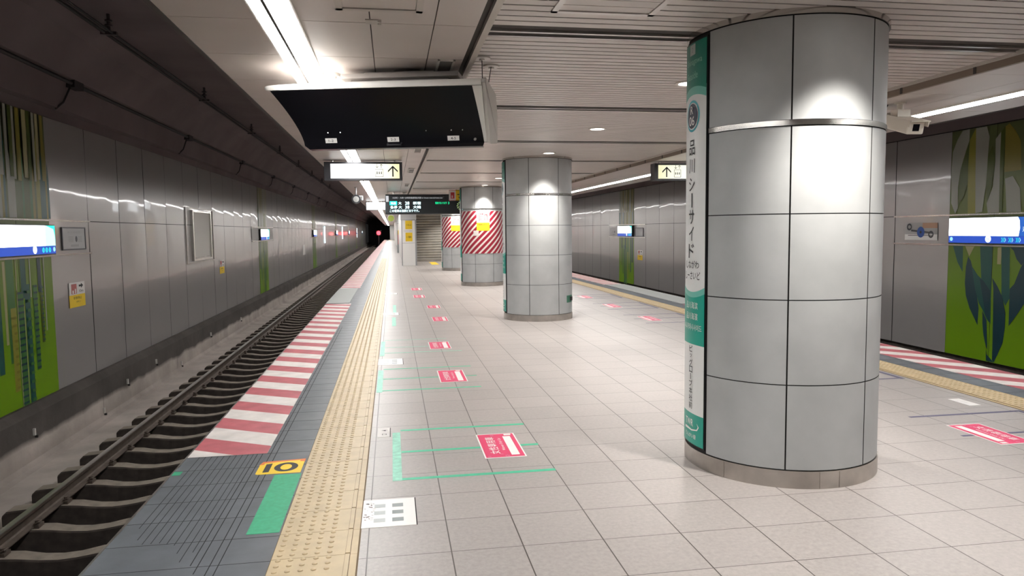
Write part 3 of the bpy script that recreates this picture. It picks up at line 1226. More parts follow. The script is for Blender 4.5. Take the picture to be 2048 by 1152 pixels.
pink(0.725, 5.045, 0.58, 0.285, -1, 'nearest pink sticker on the left half of the floor, crossed by green tape')
pink(0.59, 7.61, 0.63, 0.28, -1, 'second pink sticker from the front on the left half of the floor')
pink(0.595, 9.72, 0.60, 0.28, -1, 'third pink sticker from the front on the left half of the floor')
pink(0.79, 12.65, 0.62, 0.26, -1, 'fourth pink sticker from the front on the left half of the floor')
pink(0.80, 14.74, 0.56, 0.26, -1, 'fifth pink sticker from the front on the left half of the floor')
pink(0.60, 17.2, 0.75, 0.27, -1, 'sixth pink sticker from the front on the left half of the floor')
pink(0.61, 19.4, 0.80, 0.28, -1, 'farthest pink sticker on the left half of the floor')
pink(4.285, 4.62, 0.52, 0.28, 1, 'large pink sticker right of the nearest column')
pink(4.30, 11.84, 0.64, 0.24, 1, 'nearest of the three small pink stickers between second column and right track')
pink(4.30, 14.0, 0.66, 0.25, 1, 'middle of the three small pink stickers between second column and right track')
pink(4.28, 16.0, 0.62, 0.25, 1, 'farthest of the three small pink stickers between second column and right track')

# queue marks of tape


def tape(label, bar, strips, material, bar_mat=None):
    m = MB()
    if bar:
        m.box((bar[0], bar[1], 0.0), (bar[2], bar[3], 0.0011), 1)
    for (x0, x1, y, w) in strips:
        m.box((x0, y - w / 2, 0.0), (x1, y + w / 2, 0.0009), 0)
    o = m.build('queue_tape', [material, bar_mat or material])
    return tag(o, label, 'floor tape')


tape('bright green tape bracket around the nearest pink sticker', (-0.03, 4.43, 0.028, 5.52), [(0.03, 0.99, 5.575, 0.04), (0.03, 0.995, 5.02, 0.04), (0.022, 0.995, 4.455, 0.04)], M_TAPE, M_TAPEP)
tape('green tape bracket around the second pink sticker', (-0.18, 6.96, -0.125, 8.08), [(-0.125, 0.845, 8.14, 0.035), (-0.125, 0.85, 7.59, 0.03), (-0.14, 0.83, 7.03, 0.035)], M_TAPE, M_TAPEP)
tape('faint green tape bracket around the third pink sticker', (-0.18, 9.03, -0.125, 10.22), [(-0.14, 0.73, 10.33, 0.025), (-0.15, 0.45, 9.68, 0.025), (-0.15, 0.85, 9.24, 0.03)], M_TAPEP)
tape('short pale green tape bar beyond the third white door plate', (-0.01, 13.85, 0.05, 15.3), [], M_TAPEP)
tape('short pale green tape bar before the third white door plate', (-0.03, 11.9, 0.035, 13.1), [], M_TAPEP)
tape('indigo tape bracket around the large pink sticker at right', (5.03, 4.05, 5.07, 5.17), [(4.05, 5.04, 5.155, 0.035), (4.05, 5.04, 4.61, 0.03), (4.05, 5.04, 4.07, 0.03)], M_TAPEB)
tape('indigo tape bracket just right of the nearest column', (5.0, 6.50, 5.045, 7.62), [(4.05, 5.01, 7.60, 0.03), (4.05, 5.01, 7.07, 0.03), (4.05, 5.01, 6.53, 0.035)], M_TAPEB)
tape('indigo tape bracket around the nearest small pink sticker at right', (5.01, 11.25, 5.05, 12.45), [(4.03, 5.02, 12.43, 0.04), (4.03, 5.02, 11.84, 0.03), (4.03, 5.02, 11.26, 0.04)], M_TAPEB)
tape('indigo tape bracket around the middle small pink sticker at right', (5.01, 13.38, 5.05, 14.5), [(4.05, 5.02, 14.5, 0.04), (4.05, 5.02, 13.95, 0.03), (4.03, 5.02, 13.38, 0.04)], M_TAPEB)
tape('indigo tape bracket around the farthest small pink sticker at right', (5.01, 15.6, 5.05, 16.5), [(4.05, 5.02, 16.5, 0.04), (4.05, 5.02, 16.0, 0.03), (4.03, 5.02, 15.6, 0.04)], M_TAPEB)

# white door position plates


def door_plate(y, label, worn):
    t = thing('door_plate', (-0.05, y, 0), label, 'floor plate', 'white door position plates on the floor')
    m = MB(); m.box((-0.192, y - 0.197, 0.0), (0.092, y + 0.197, 0.002), 0)
    m.box((0.092, y - 0.197, 0.0), (0.098, y + 0.197, 0.001), 1)
    sh = m.build('sheet', [M_WHITE, M_GROOVE], t)
    m = MB()
    for xa in (-0.13, -0.033):
        for dy in (-0.105, 0.0, 0.1):
            m.box((xa, y + dy - 0.028, 0.002), (xa + 0.06, y + dy + 0.022, 0.0026), 0 if xa > -0.1 else 1)
    m.build('grey_boxes', [M_GREYP, mat('faded_grey_print', (0.45, 0.48, 0.48), 0.5)], sh)
    if worn:
        m = MB()
        rn = random.Random(5)
        for _ in range(26):
            x = rn.uniform(-0.188, -0.14); yy = y + rn.uniform(-0.11, 0.15); w = rn.uniform(0.006, 0.02); h = rn.uniform(0.002, 0.009)
            m.poly([(x, yy, 0.0027), (x + w, yy - h, 0.0027), (x + w * 1.1, yy + h * .3, 0.0027), (x + w * .3, yy + h, 0.0027)])
        m.build('scuffs', mat('dark_scuff', (0.16, 0.12, 0.12), 0.7), sh)
    return t


door_plate(3.93, 'nearest white door plate with six grey boxes and scuffed edge', True)
door_plate(8.60, 'second white door plate beside the second green tape bracket', False)
door_plate(13.66, 'third white door plate between the pale green tape bars', False)
door_plate(18.15, 'farthest white door plate beside the left tactile strip', False)
t = thing('number_plate', (-0.095, 5.54, 0), 'small white floor plate with sideways number beside the nearest green tape', 'floor plate')
m = MB(); m.box((-0.142, 5.415, 0), (-0.05, 5.67, 0.0018), 0)
m.box((-0.05, 5.415, 0), (-0.044, 5.67, 0.001), 1)
m.build('sheet', [M_PAPER, M_GROOVE], t)
m = MB(); m.map = frame((-0.095, 5.54, 0.0026), (0, 1, 0), (-1, 0, 0), (0, 0, 1))
m.text('ロ', -0.055, -0.005, 0, h=0.035, m=0)
m.text('4', 0.05, -0.005, 0, h=0.045, m=0)
m.build('lettering', M_BLACK, t)
m = MB(); m.map = frame((4.85, 5.51, 0), (0, -1, 0), (1, 0, 0), (0, 0, 1))
m.box((-0.125, -0.055, 0), (0.125, 0.055, 0.0018), 0)
m.text('10-4', 0.0, 0.0, 0.0024, h=0.03, m=1)
tag(m.build('number_plate', [M_WHITE, mat('faint_grey_print', (0.60, 0.60, 0.60), 0.5)]), 'small white floor plate beside the right tactile strip', 'floor plate')
m = MB(); m.box((1.78, 33.4, 0), (2.1, 36.3, 0.002))
tag(m.build('yellow_tile', M_YEL), 'small yellow tactile patch in front of the shutter', 'floor marking')

# ------------------------------------------------------------------ track


def rail(x, label):
    t = thing('rail', (x, 3, -1.25), label, 'rail')
    h = -1.10
    prof = [(-0.062, -1.253), (0.062, -1.253), (0.062, -1.243), (0.02, -1.228), (0.008, -1.215), (0.008, -1.145), (0.03, -1.135), (0.0325, -1.108), (-0.0325, -1.108), (-0.03, -1.135), (-0.008, -1.145), (-0.008, -1.215), (-0.02, -1.228), (-0.062, -1.243)]
    m = MB()
    m.prism([(x + p[0], Y0, p[1]) for p in prof], (0, 170, 0))
    m.build('rail_body', M_RAIL, t)
    m = MB()
    pr = [(-0.0325, -1.109), (0.0325, -1.109), (0.029, -1.101), (0.0, -1.099), (-0.029, -1.101)]
    m.prism([(x + p[0], Y0, p[1]) for p in pr], (0, 170, 0))
    m.build('running_surface', M_RAILT, t)


rail(-3.495, 'dark running rail nearest the left wall')
rail(-2.425, 'dark running rail below the left platform edge')

TC = -2.96


def sleeper(y):
    t = tag(empty('sleeper', (TC, y, ZBED)), 'dusty concrete sleeper under the rails of the left track', 'sleeper', 'sleepers of the left track')
    m = MB()
    xs = [-1.04, -1.0, -0.78, -0.535, -0.33, -0.15, 0, 0.15, 0.33, 0.535, 0.75, 0.98, 1.06]
    zs = [-1.335, -1.295, -1.278, -1.262, -1.275, -1.305, -1.315, -1.305, -1.275, -1.262, -1.275, -1.30, -1.36]
    vs = []
    for x, z in zip(xs, zs):
        hw = 0.088 if abs(x) > 0.3 else 0.074
        bw = hw + 0.016
        vs += [(TC + x, y - bw, ZBED - 0.02), (TC + x, y - hw - 0.012, z - 0.015), (TC + x, y - hw, z), (TC + x, y + hw, z), (TC + x, y + hw + 0.012, z - 0.015), (TC + x, y + bw, ZBED - 0.02)]
    fs = []
    for i in range(len(xs) - 1):
        for k in range(5):
            fs.append((6 * i + k, 6 * i + 6 + k, 6 * i + 7 + k, 6 * i + k + 1))
    m.add(vs, [f for i, f in enumerate(fs) if i % 5 == 2], 0)
    m.add(vs, [f for i, f in enumerate(fs) if i % 5 != 2], 1)
    q = 6 * (len(xs) - 1)
    m.add(vs, [(0, 1, 2, 3, 4, 5), (q + 5, q + 4, q + 3, q + 2, q + 1, q)], 1)
    m.build('block', [M_SLEEP, M_OIL], t)
    for sx in (-0.605, -0.465):
        m = MB()
        cx = TC + sx
        m.box((cx - 0.035, y - 0.055, -1.268), (cx + 0.035, y + 0.055, -1.236), 0)
        m.cyl((cx, y, -1.236), 0.022, 0.035, seg=8)
        m.tube([(cx - 0.02, y - 0.03, -1.235), (cx + 0.02, y - 0.03, -1.215), (cx + 0.02, y + 0.03, -1.215), (cx - 0.02, y + 0.03, -1.235)], 0.009, seg=6)
        m.build('rail_clip', M_RAIL, t)
    return t


SL = 0.632
s0 = sleeper(5.58)
k = 1
while 5.58 + k * SL < 138:
    yy = 5.58 + k * SL
    if yy < 32:
        copy_tree(s0, (TC, yy, ZBED))
    else:
        r = s0.copy(); COL.objects.link(r); r.location = (TC, yy, ZBED)
        for ch in s0.children:
            if ch.name.startswith('block'):
                c = ch.copy(); COL.objects.link(c); c.parent = r
    k += 1

# little box between the rails far along
m = MB(); m.box((-1.95, 26.6, -1.6), (-1.6, 26.92, -1.0))
m.box((-1.98, 26.59, -1.0), (-1.57, 26.93, -0.96))
tag(m.build('track_box', M_CONC), 'small grey trackside box close to the left platform edge', 'box')

# overhead conductor rails with insulators
t = thing('overhead_conductor', (-3.65, 3, 4.1), 'twin dark overhead conductor running under the left tunnel lining', 'overhead line')
m = MB()
for dx in (-0.05, 0.05):
    m.tube([(-3.62 + dx, 2, 4.17), (-3.62 + dx, 150, 4.17)], 0.016, seg=6)
m.tube([(-3.9, 2, 4.36), (-3.9, 150, 4.36)], 0.01, seg=6)
m.build('conductor', M_CABLE, t)
for k in range(8):
    yy = 10.6 + 5.0 * k
    m = MB()
    m.cyl((-3.62, yy, 4.19), 0.022, 0.23, seg=8)
    m.cyl((-3.62, yy, 4.26), 0.05, 0.02, seg=12)
    m.cyl((-3.62, yy, 4.32), 0.05, 0.02, seg=12)
    m.box((-3.72, yy - 0.03, 4.15), (-3.52, yy + 0.03, 4.19))
    m.build('insulator', mat('insulator_grey', (0.06, 0.05, 0.05), 0.5), t)
# conduit along the lining
t = thing('conduit', (-4.62, 3, 3.7), 'dark cable conduit with clamps above the left steel wall', 'conduit')
m = MB(); m.tube([(-4.60, 1, 3.75), (-4.60, 150, 3.75)], 0.028, seg=8)
m.build('pipe', M_CABLE, t)
for k in range(8):
    yy = 12.0 + 6.2 * k
    m = MB(); m.box((-4.68, yy - 0.16, 3.69), (-4.55, yy + 0.16, 3.83))
    m.tube([(-4.62, yy - 0.14, 3.70), (-4.66, yy - 0.3, 3.45), (-4.74, yy - 0.38, 3.34)], 0.014, seg=6)
    m.build('junction_box', M_CABLE, t)

# ------------------------------------------------------------------ murals on the walls
M_MURLO = gradient_mat('mural_green_lower', 2, [(-0.75, (0.16, 0.32, 0.006)), (0.5, (0.14, 0.26, 0.008)), (1.7, (0.10, 0.14, 0.02))], rough=0.3)
M_MURUP = gradient_mat('mural_green_upper', 2, [(1.7, (0.13, 0.17, 0.03)), (3.2, (0.10, 0.12, 0.05))], rough=0.3)
MUR = [mat('mural_navy', (0.012, 0.045, 0.06), 0.3), mat('mural_teal', (0.015, 0.085, 0.075), 0.3), mat('mural_cream', (0.36, 0.33, 0.17), 0.3),
       mat('mural_stone', (0.32, 0.33, 0.28), 0.3), mat('mural_moss', (0.075, 0.105, 0.015), 0.3), mat('mural_yellow', (0.26, 0.25, 0.035), 0.3),
       mat('mural_ochre', (0.22, 0.19, 0.03), 0.3), mat('mural_leaf', (0.05, 0.16, 0.04), 0.3)]
LOWER = [('H', 1, [(11.04, 1.18), (10.82, 1.18), (10.81, 0.75), (10.93, 0.91)]),
         ('I', 0, [(9.88, 1.18), (9.45, 1.19), (9.45, 0.9), (9.60, 0.98), (9.66, 0.91), (9.75, 1.00), (9.81, 1.13)]),
         ('c', 2, [(10.77, 1.18), (10.58, 1.18), (10.68, 1.01)]),
         ('c2', 2, [(10.11, 1.17), (10.03, 1.18), (10.04, 0.91), (10.11, 0.91)]),
         ('G', 1, [(10.04, 1.18), (9.88, 1.18), (9.85, 0.39), (9.92, 0.27), (10.00, 0.40)]),
         ('C', 1, [(10.46, 1.19), (10.21, 1.19), (10.21, 0.69), (10.19, -0.05), (10.32, 0.11), (10.41, 0.66)]),
         ('A', 0, [(10.70, 1.01), (10.74, 0.84), (10.75, 0.57), (10.72, 0.37), (10.63, 0.16), (10.45, -0.10), (10.44, 0.18), (10.50, 0.45), (10.58, 0.77), (10.64, 0.94)]),
         ('B', 1, [(10.62, 0.86), (10.48, 0.71), (10.37, 0.64), (10.22, 0.48), (10.21, -0.03), (10.27, 0.02), (10.35, 0.15), (10.44, 0.26), (10.53, 0.49)]),
         ('B2', 0, [(10.44, 0.66), (10.37, 0.64), (10.22, 0.48), (10.21, -0.03), (10.30, 0.09)]),
         ('D', 0, [(10.19, 0.69), (10.08, 0.56), (9.98, 0.40), (9.91, 0.16), (9.91, -0.07), (9.94, -0.32), (10.03, -0.52), (10.10, -0.655), (10.13, -0.62), (10.14, -0.06), (10.16, 0.52)]),
         ('E', 0, [(10.36, 0.15), (10.27, 0.00), (10.23, -0.47), (10.26, -0.43), (10.32, -0.24), (10.35, -0.05)]),
         ('E2', 0, [(10.26, -0.47), (10.24, -0.55), (10.14, -0.62), (10.10, -0.655), (10.25, -0.65)]),
         ('F', 0, [(9.85, 0.54), (9.77, 0.62), (9.67, 0.87), (9.59, 1.00), (9.50, 0.80), (9.52, 0.42), (9.66, 0.21), (9.84, -0.04)])]
UPPER = [('U8', 6, [(10.05, 3.04), (9.98, 3.08), (9.86, 2.95), (9.76, 2.79), (9.73, 2.35), (10.04, 2.34)]),
         ('U9', 3, [(10.02, 2.24), (9.88, 2.27), (9.74, 2.08), (9.70, 1.72), (9.97, 1.72)]),
         ('U6', 3, [(10.23, 2.87), (10.13, 2.97), (10.12, 2.35), (10.11, 1.72), (10.33, 1.72), (10.36, 1.87), (10.25, 2.13), (10.22, 2.52)]),
         ('U7', 4, [(10.13, 2.97), (10.05, 3.04), (10.06, 2.50), (10.05, 1.72), (10.11, 1.72), (10.13, 2.51)]),
         ('U4', 3, [(10.63, 3.09), (10.41, 3.09), (10.35, 2.92), (10.37, 2.61), (10.38, 2.20), (10.44, 1.74), (10.58, 1.72), (10.62, 2.55)]),
         ('U3', 5, [(10.63, 3.095), (10.75, 2.92), (10.77, 2.40), (10.74, 1.72), (10.58, 1.72), (10.61, 2.39)]),
         ('U1', 3, [(10.76, 3.095), (10.91, 3.09), (11.02, 2.95), (11.11, 2.76), (11.13, 2.43), (11.11, 1.90), (11.01, 1.72), (10.96, 1.81), (10.97, 2.16), (10.93, 2.45), (10.83, 2.74), (10.76, 2.91)]),
         ('U2', 4, [(10.77, 2.86), (10.85, 2.66), (10.94, 2.38), (10.96, 1.86), (10.84, 1.99), (10.76, 2.23), (10.77, 2.57)]),
         ('U5', 4, [(10.28, 2.78), (10.36, 2.64), (10.38, 2.20), (10.36, 1.89), (10.27, 2.13), (10.23, 2.44), (10.24, 2.65)])]


def mural_base(m, x, sg, y0, y1, zb, zj, zt):
    """two printed sheets on the steel: x face, thin"""
    m.box((x, y0 + 0.004, zb), (x + sg * 0.008, y1 - 0.004, zj - 0.008), 0)
    m.box((x, y0 + 0.004, zj + 0.008), (x + sg * 0.008, y1 - 0.004, zt), 1)
    m.box((x, (y0 + y1) / 2 - 0.003, zb), (x + sg * 0.0098, (y0 + y1) / 2 + 0.003, zt), 10)


def leaf_mural():
    y0, y1 = MURR, MURR + MUR_W
    m = MB()
    mural_base(m, XW_R, -1, y0, y1, -0.66, 1.70, 3.098)
    for i, (nm, mi, pts) in enumerate(LOWER + UPPER):
        d = 0.0083 + 0.0004 * i
        xx = XW_R - d
        # face looks to -x: counter-clockwise seen from -x
        p3 = [(xx, p[0], p[1]) for p in pts]
        m.poly(p3, 2 + mi)
    o = m.build('wall_mural', [M_MURLO, M_MURUP] + MUR + [M_GAP])
    return tag(o, 'green wall mural of large dark overlapping leaves on the right wall', 'mural')


leaf_mural()


def stripe_mural(x, sg, y0, zb, zj, zt, label, seed=1, near=True):
    y1 = y0 + MUR_W
    m = MB()
    mural_base(m, x, sg, y0, y1, zb, zj, zt)
    rn = random.Random(seed)
    n = [0]

    def strip(ya, yb, za, zc, mi, point=0):
        n[0] += 1
        xx = x + sg * (0.0085 + 0.00025 * n[0])
        pts = [(xx, ya, za), (xx, yb, za), (xx, yb, zc), (xx, ya, zc)]
        if point:
            pts = [(xx, ya, za), (xx, yb, za), (xx, yb, zc - point), (xx, (ya + yb) / 2, zc), (xx, ya, zc - point)]
        m.poly(pts if sg > 0 else pts[::-1], 2 + mi)
    f = lambda q: y0 + (q - 9.453)
    # lower part: ladders of dashes, pale reeds
    strip(f(9.55), f(9.72), 0.2, 1.24, 0)
    strip(f(9.78), f(9.90), -0.2, 1.24, 1)
    strip(f(9.98), f(10.04), 0.15, 1.2, 2)
    strip(f(10.06), f(10.24), -0.1, 1.24, 7)
    strip(f(10.12), f(10.26), -0.48, 0.6, 5)
    strip(f(10.42), f(10.56), 0.7, 1.24, 1)
    strip(f(10.28), f(10.46), -0.70, 0.78, 7)
    strip(f(10.50), f(10.64), -0.70, 0.88, 1)
    strip(f(10.72), f(10.84), -0.30, 0.86, 7)
    strip(f(10.92), f(11.0), 0.05, 0.84, 4)
    strip(f(10.88), f(10.98), 0.75, 1.24, 0)
    strip(f(10.29), f(10.31), -0.70, 1.23, 2)
    strip(f(10.655), f(10.685), 0.7, 1.22, 3)
    strip(f(10.46), f(10.475), -0.65, 0.6, 2)
    strip(f(11.05), f(11.085), 0.2, 1.22, 3)
    if near:
        for (ya, yb, za, zc, st, mi) in ((10.30, 10.45, -0.68, 0.77, 0.085, 0), (10.73, 10.83, -0.28, 0.84, 0.085, 0), (10.93, 10.99, 0.08, 0.82, 0.06, 1), (10.15, 10.23, -0.44, 0.56, 0.1, 6), (10.52, 10.62, -0.68, 0.86, 0.12, 7)):
            z = za
            while z < zc:
                strip(f(ya), f(yb), z, z + st * 0.32, mi)
                z += st
    # upper part: reeds
    yy = y0 + 0.02
    while yy < y1 - 0.05:
        w = rn.uniform(0.04, 0.12)
        strip(yy, min(yy + w, y1 - 0.006), zj + 0.02, rn.uniform(zj + 0.7, zt - 0.05), rn.choice([3, 3, 4, 5, 2, 6, 7, 1]), 0.25)
        yy += w * rn.uniform(0.7, 1.1)
    yy = y0 + 0.05
    while yy < y1 - 0.1:
        w = rn.uniform(0.05, 0.11)
        strip(yy, yy + w, rn.uniform(zj + 0.5, zt - 0.9), zt - 0.01, rn.choice([3, 3, 2, 4, 6]))
        yy += w * rn.uniform(1.0, 1.9)
    o = m.build('wall_mural', [M_MURLO, M_MURUP] + MUR + [M_GAP])
    return tag(o, label, 'mural', 'green reed murals on the walls')


ORD = ['nearest', 'second', 'third', 'fourth', 'fifth', 'sixth', 'farthest']
for k in range(7):
    stripe_mural(XW_L, 1, MUR0 + k * PERIOD, -0.70, 1.735, 3.188,
                 '%s green striped reed mural along the left wall' % ORD[k], seed=10 + k, near=(k == 0))
for k in range(1, 3):
    stripe_mural(XW_R, -1, MURR + k * PERIOD, -0.66, 1.70, 3.098,
                 ['', 'green striped reed mural beyond the lit sign left of the nearest column', 'small distant green striped mural on the right wall'][k], seed=30 + k, near=False)

# ------------------------------------------------------------------ lit station signs on the walls


def station_sign(x, sg, y0, y1, z0, z1, label, right=False):
    """light box standing 0.1 m off the wall"""
    U = (0, 1, 0) if sg > 0 else (0, -1, 0)
    fr = frame((x, (y0 + y1) / 2, 0), U, (0, 0, 1), (sg, 0, 0))
    hw = (y1 - y0) / 2
    t = thing('station_sign', (x, (y0 + y1) / 2, z0), label, 'lit sign', 'lit station signs on the walls')
    m = MB(); m.map = fr
    m.box((-hw, z0 - 0.012, 0.0), (hw, z1 + 0.012, 0.092))
    m.build('box', M_FRAME, t)
    zb = z0 + (z1 - z0) * 0.29
    m = MB(); m.map = fr
    d = 0.0935
    if not right:
        m.quad((-hw + 0.005, zb, d), (hw - 0.30, zb, d), (hw - 0.30, z1, d), (-hw + 0.005, z1, d), 0)
        m.quad((hw - 0.30, zb, d), (hw - 0.006, zb, d), (hw - 0.006, z1, d), (hw - 0.30, z1, d), 1)
        m.poly([(hw - 0.27, z1, d + .001), (hw - 0.05, z1 - 0.05, d + .001), (hw - 0.015, z1 - 0.14, d + .001), (hw - 0.008, zb, d + .001), (hw - 0.006, z1, d + .001)][::-1], 2)
    else:
        c0 = hw - 0.42 if hw > 0.7 else hw
        pts = [(-hw + 0.005, zb, d), (c0 - 0.01, zb, d), (c0 + 0.012, zb + 0.12, d), (c0, z1 - 0.05, d), (c0 - 0.03, z1, d), (-hw + 0.005, z1, d)]
        m.poly(pts, 0)
        m.quad((-hw + 0.005, zb, d - .0006), (hw - 0.006, zb, d - .0006), (hw - 0.006, z1, d - .0006), (-hw + 0.005, z1, d - .0006), 3)
    m.build('lit_panel', [M_LITW, emit('backlit_pale_cyan', (0.45, 1.0, 0.93), 1.6), M_LITT, M_LITN], t)
    m = MB(); m.map = fr
    m.quad((-hw + 0.005, z0 + 0.003, d), (hw - 0.006, z0 + 0.003, d), (hw - 0.006, zb - 0.002, d), (-hw + 0.005, zb - 0.002, d))
    bb = m.build('blue_band', M_LITB, t)
    zc = (z0 + zb) / 2
    m = MB(); m.map = fr
    k = 0.55 if not right else 0.62
    cc = hw - 0.62 if not right else -0.08
    m.disc((cc, zc + 0.012, d + .001), 0.058, seg=20, m=0)
    m.disc((hw - 0.055 if not right else -hw + 0.065, zc + 0.005, d + .001), 0.034, seg=18, m=1)
    for i in range(3):
        u = (hw - 0.38 + 0.095 * i) if not right else (0.20 + 0.135 * i)
        if not right:
            m.disc((u, zc, d + .001), 0.036, seg=16, m=2)
            m.poly([(u - 0.006, zc - 0.022, d + .002), (u + 0.016, zc, d + .002), (u - 0.006, zc + 0.022, d + .002), (u - 0.014, zc + 0.022, d + .002), (u + 0.004, zc, d + .002), (u - 0.014, zc - 0.022, d + .002)], 3)
        else:
            for j in range(3):
                e = u - 0.03 + j * 0.03
                m.poly([(e, zc - 0.035, d + .001), (e + 0.014, zc - 0.035, d + .001), (e + 0.034, zc, d + .001), (e + 0.014, zc + 0.035, d + .001), (e, zc + 0.035, d + .001), (e + 0.02, zc, d + .001)], 1 if j == 2 else 2)
    if right:
        m.text('天王洲アイル', hw - 0.18, (zb + z1) / 2 - 0.04, d + .001, h=0.075, w=0.36, m=0)
        m.text('R06', cc, zc + 0.012, d + .002, h=0.025, m=3)
    else:
        m.text('R06', cc, zc + 0.012, d + .002, h=0.022, m=3)
    m.build('icons', [emit('icon_white', (0.85, 0.97, 1.0), 1.4), emit('icon_pale', (0.35, 0.8, 1.0), 1.0), M_LITC, emit('icon_blue', (0.02, 0.1, 0.5), 0.6)], bb)
    return t


for k in range(7):
    station_sign(XW_L, 1, MUR0 - 0.02 + k * PERIOD, MUR0 + MUR_W - 0.04 + k * PERIOD, 1.265, 1.658,
                 '%s lit white and blue station sign along the left wall' % ORD[k])
station_sign(XW_R, -1, MURR - 0.05, MURR + MUR_W - 0.095, 1.235, 1.643, 'lit white and blue station sign above the leaf mural on the right wall', True)
station_sign(XW_R, -1, MURR + PERIOD, MURR + PERIOD + MUR_W - 0.05, 1.235, 1.643, 'small lit station sign on the green striped part of the right wall')

# steel rails above and below each sign row


def sign_rails(x, sg, y0, y1, zs, label):
    m = MB()
    for z in zs:
        m.box((x, y0, z - 0.012), (x + sg * 0.03, y1, z + 0.012))
    return tag(m.build('sign_rail', M_STEEL), label, 'wall rail')


for k in range(4):
    a = MUR0 + k * PERIOD
    sign_rails(XW_L, 1, a - (0.0 if k == 0 else PANEL), a + MUR_W + PANEL, (1.735, 1.235),
               '%s pair of steel rails framing a lit sign on the left wall' % ORD[k])
sign_rails(XW_R, -1, MURR, MURR + MUR_W + PANEL, (1.70, 1.20), 'pair of steel rails framing the lit sign beside the security camera')
sign_rails(XW_R, -1, MURR + PERIOD - PANEL, MURR + PERIOD + MUR_W + PANEL, (1.70, 1.20), 'pair of steel rails framing the distant lit sign on the right wall')

# posters and notices on the walls


def wall_sheet(name, x, sg, y0, y1, z0, z1, label, cat, deco=None, base=M_PAPER, th=0.006, edge=None):
    U = (0, 1, 0) if sg > 0 else (0, -1, 0)
    fr = frame((x + sg * 0.010, (y0 + y1) / 2, (z0 + z1) / 2), U, (0, 0, 1), (sg, 0, 0))
    hw, hh = (y1 - y0) / 2, (z1 - z0) / 2
    t = thing(name, (x, (y0 + y1) / 2, z0), label, cat)
    m = MB(); m.map = fr
    m.box((-hw, -hh, 0.004), (hw, hh, th))
    sh = m.build('sheet', base, t)
    if edge:
        m = MB(); m.map = fr
        e = 0.018
        m.box((-hw - e, -hh - e, 0.004), (hw + e, -hh, th + 0.01)); m.box((-hw - e, hh, 0.004), (hw + e, hh + e, th + 0.01))
        m.box((-hw - e, -hh, 0.004), (-hw, hh, th + 0.01)); m.box((hw, -hh, 0.004), (hw + e, hh, th + 0.01))
        m.build('frame', edge, t)
    if deco:
        m = MB(); m.map = fr
        ms = deco(m, hw, hh, th + 0.002)
        m.build('print', ms, sh)
    return t


def deco_greyposter(m, hw, hh, d):
    m.text('ありがとう', 0, hh * 0.62, d, w=hw * 1.1, h=hh * 0.16, m=0)
    for i in range(5):
        m.quad((-hw * 0.5, hh * (0.15 - 0.12 * i), d), (-hw * 0.05, hh * (0.15 - 0.12 * i), d), (-hw * 0.05, hh * (0.21 - 0.12 * i), d), (-hw * 0.5, hh * (0.21 - 0.12 * i), d), 0)
        m.quad((hw * 0.32, hh * (0.15 - 0.12 * i), d), (hw * 0.7, hh * (0.15 - 0.12 * i), d), (hw * 0.7, hh * (0.21 - 0.12 * i), d), (hw * 0.32, hh * (0.21 - 0.12 * i), d), 0)
    m.disc((hw * 0.2, -hh * 0.05, d), hw * 0.1, seg=14, m=1, rx=hh * 0.3)
    m.quad((-hw * 0.3, -hh * 0.8, d), (hw * 0.4, -hh * 0.8, d), (hw * 0.4, -hh * 0.58, d), (-hw * 0.3, -hh * 0.58, d), 0)
    return [mat('pale_grey_print', (0.42, 0.42, 0.43), 0.6), mat('mid_grey_print', (0.16, 0.16, 0.18), 0.6)]


wall_sheet('poster', XW_L, 1, 11.70, 12.50, 1.315, 1.625, 'grey framed poster right of the near lit sign on the left wall', 'poster', deco_greyposter,
           mat('grey_poster_paper', (0.52, 0.52, 0.53), 0.5), edge=mat('grey_frame', (0.13, 0.13, 0.15), 0.5))


def deco_suspension(m, hw, hh, d):
    m.quad((hw * 0.1, hh * 0.35, d), (hw, hh * 0.35, d), (hw, hh * 0.95, d), (hw * 0.1, hh * 0.95, d), 0)
    m.disc((0.0, -hh * 0.1, d + .0008), hw * 0.23, seg=22, m=1, rx=hh * 0.62)
    m.disc((0.0, -hh * 0.1, d + .0016), hw * 0.06, seg=12, m=2, rx=hh * 0.16)
    for s in (-1, 1):
        cx = s * hw * 0.72 if s < 0 else hw * 0.62
        cy = hh * 0.5 if s < 0 else -hh * 0.35
        n = 20
        vs = []
        for i in range(n):
            a = 2 * PI * i / n
            vs.append((cx + hw * 0.16 * cos(a), cy + hh * 0.40 * sin(a), d + .001))
        for i in range(n):
            a = 2 * PI * i / n
            vs.append((cx + hw * 0.09 * cos(a), cy + hh * 0.2 * sin(a), d + .001))
        m.add(vs, [(i, (i + 1) % n, n + (i + 1) % n, n + i) for i in range(n)], 3)
    m.quad((-hw * 0.6, -hh * 0.02, d + .0005), (hw * 0.7, -hh * 0.25, d + .0005), (hw * 0.7, -hh * 0.1, d + .0005), (-hw * 0.6, hh * 0.2, d + .0005), 3)
    m.quad((-hw * 0.8, -hh * 0.5, d + .0005), (hw * 0.7, -hh * 0.5, d + .0005), (hw * 0.7, -hh * 0.44, d + .0005), (-hw * 0.8, -hh * 0.44, d + .0005), 2)
    m.quad((-hw, -hh, d), (hw, -hh, d), (hw, -hh * 0.35, d), (-hw, -hh * 0.35, d), 4)
    return [mat('salmon_print', (0.50, 0.30, 0.20), 0.6), mat('blue_print', (0.02, 0.08, 0.35), 0.5), M_BLACK, mat('charcoal_print', (0.08, 0.08, 0.09), 0.6), M_WHITE]


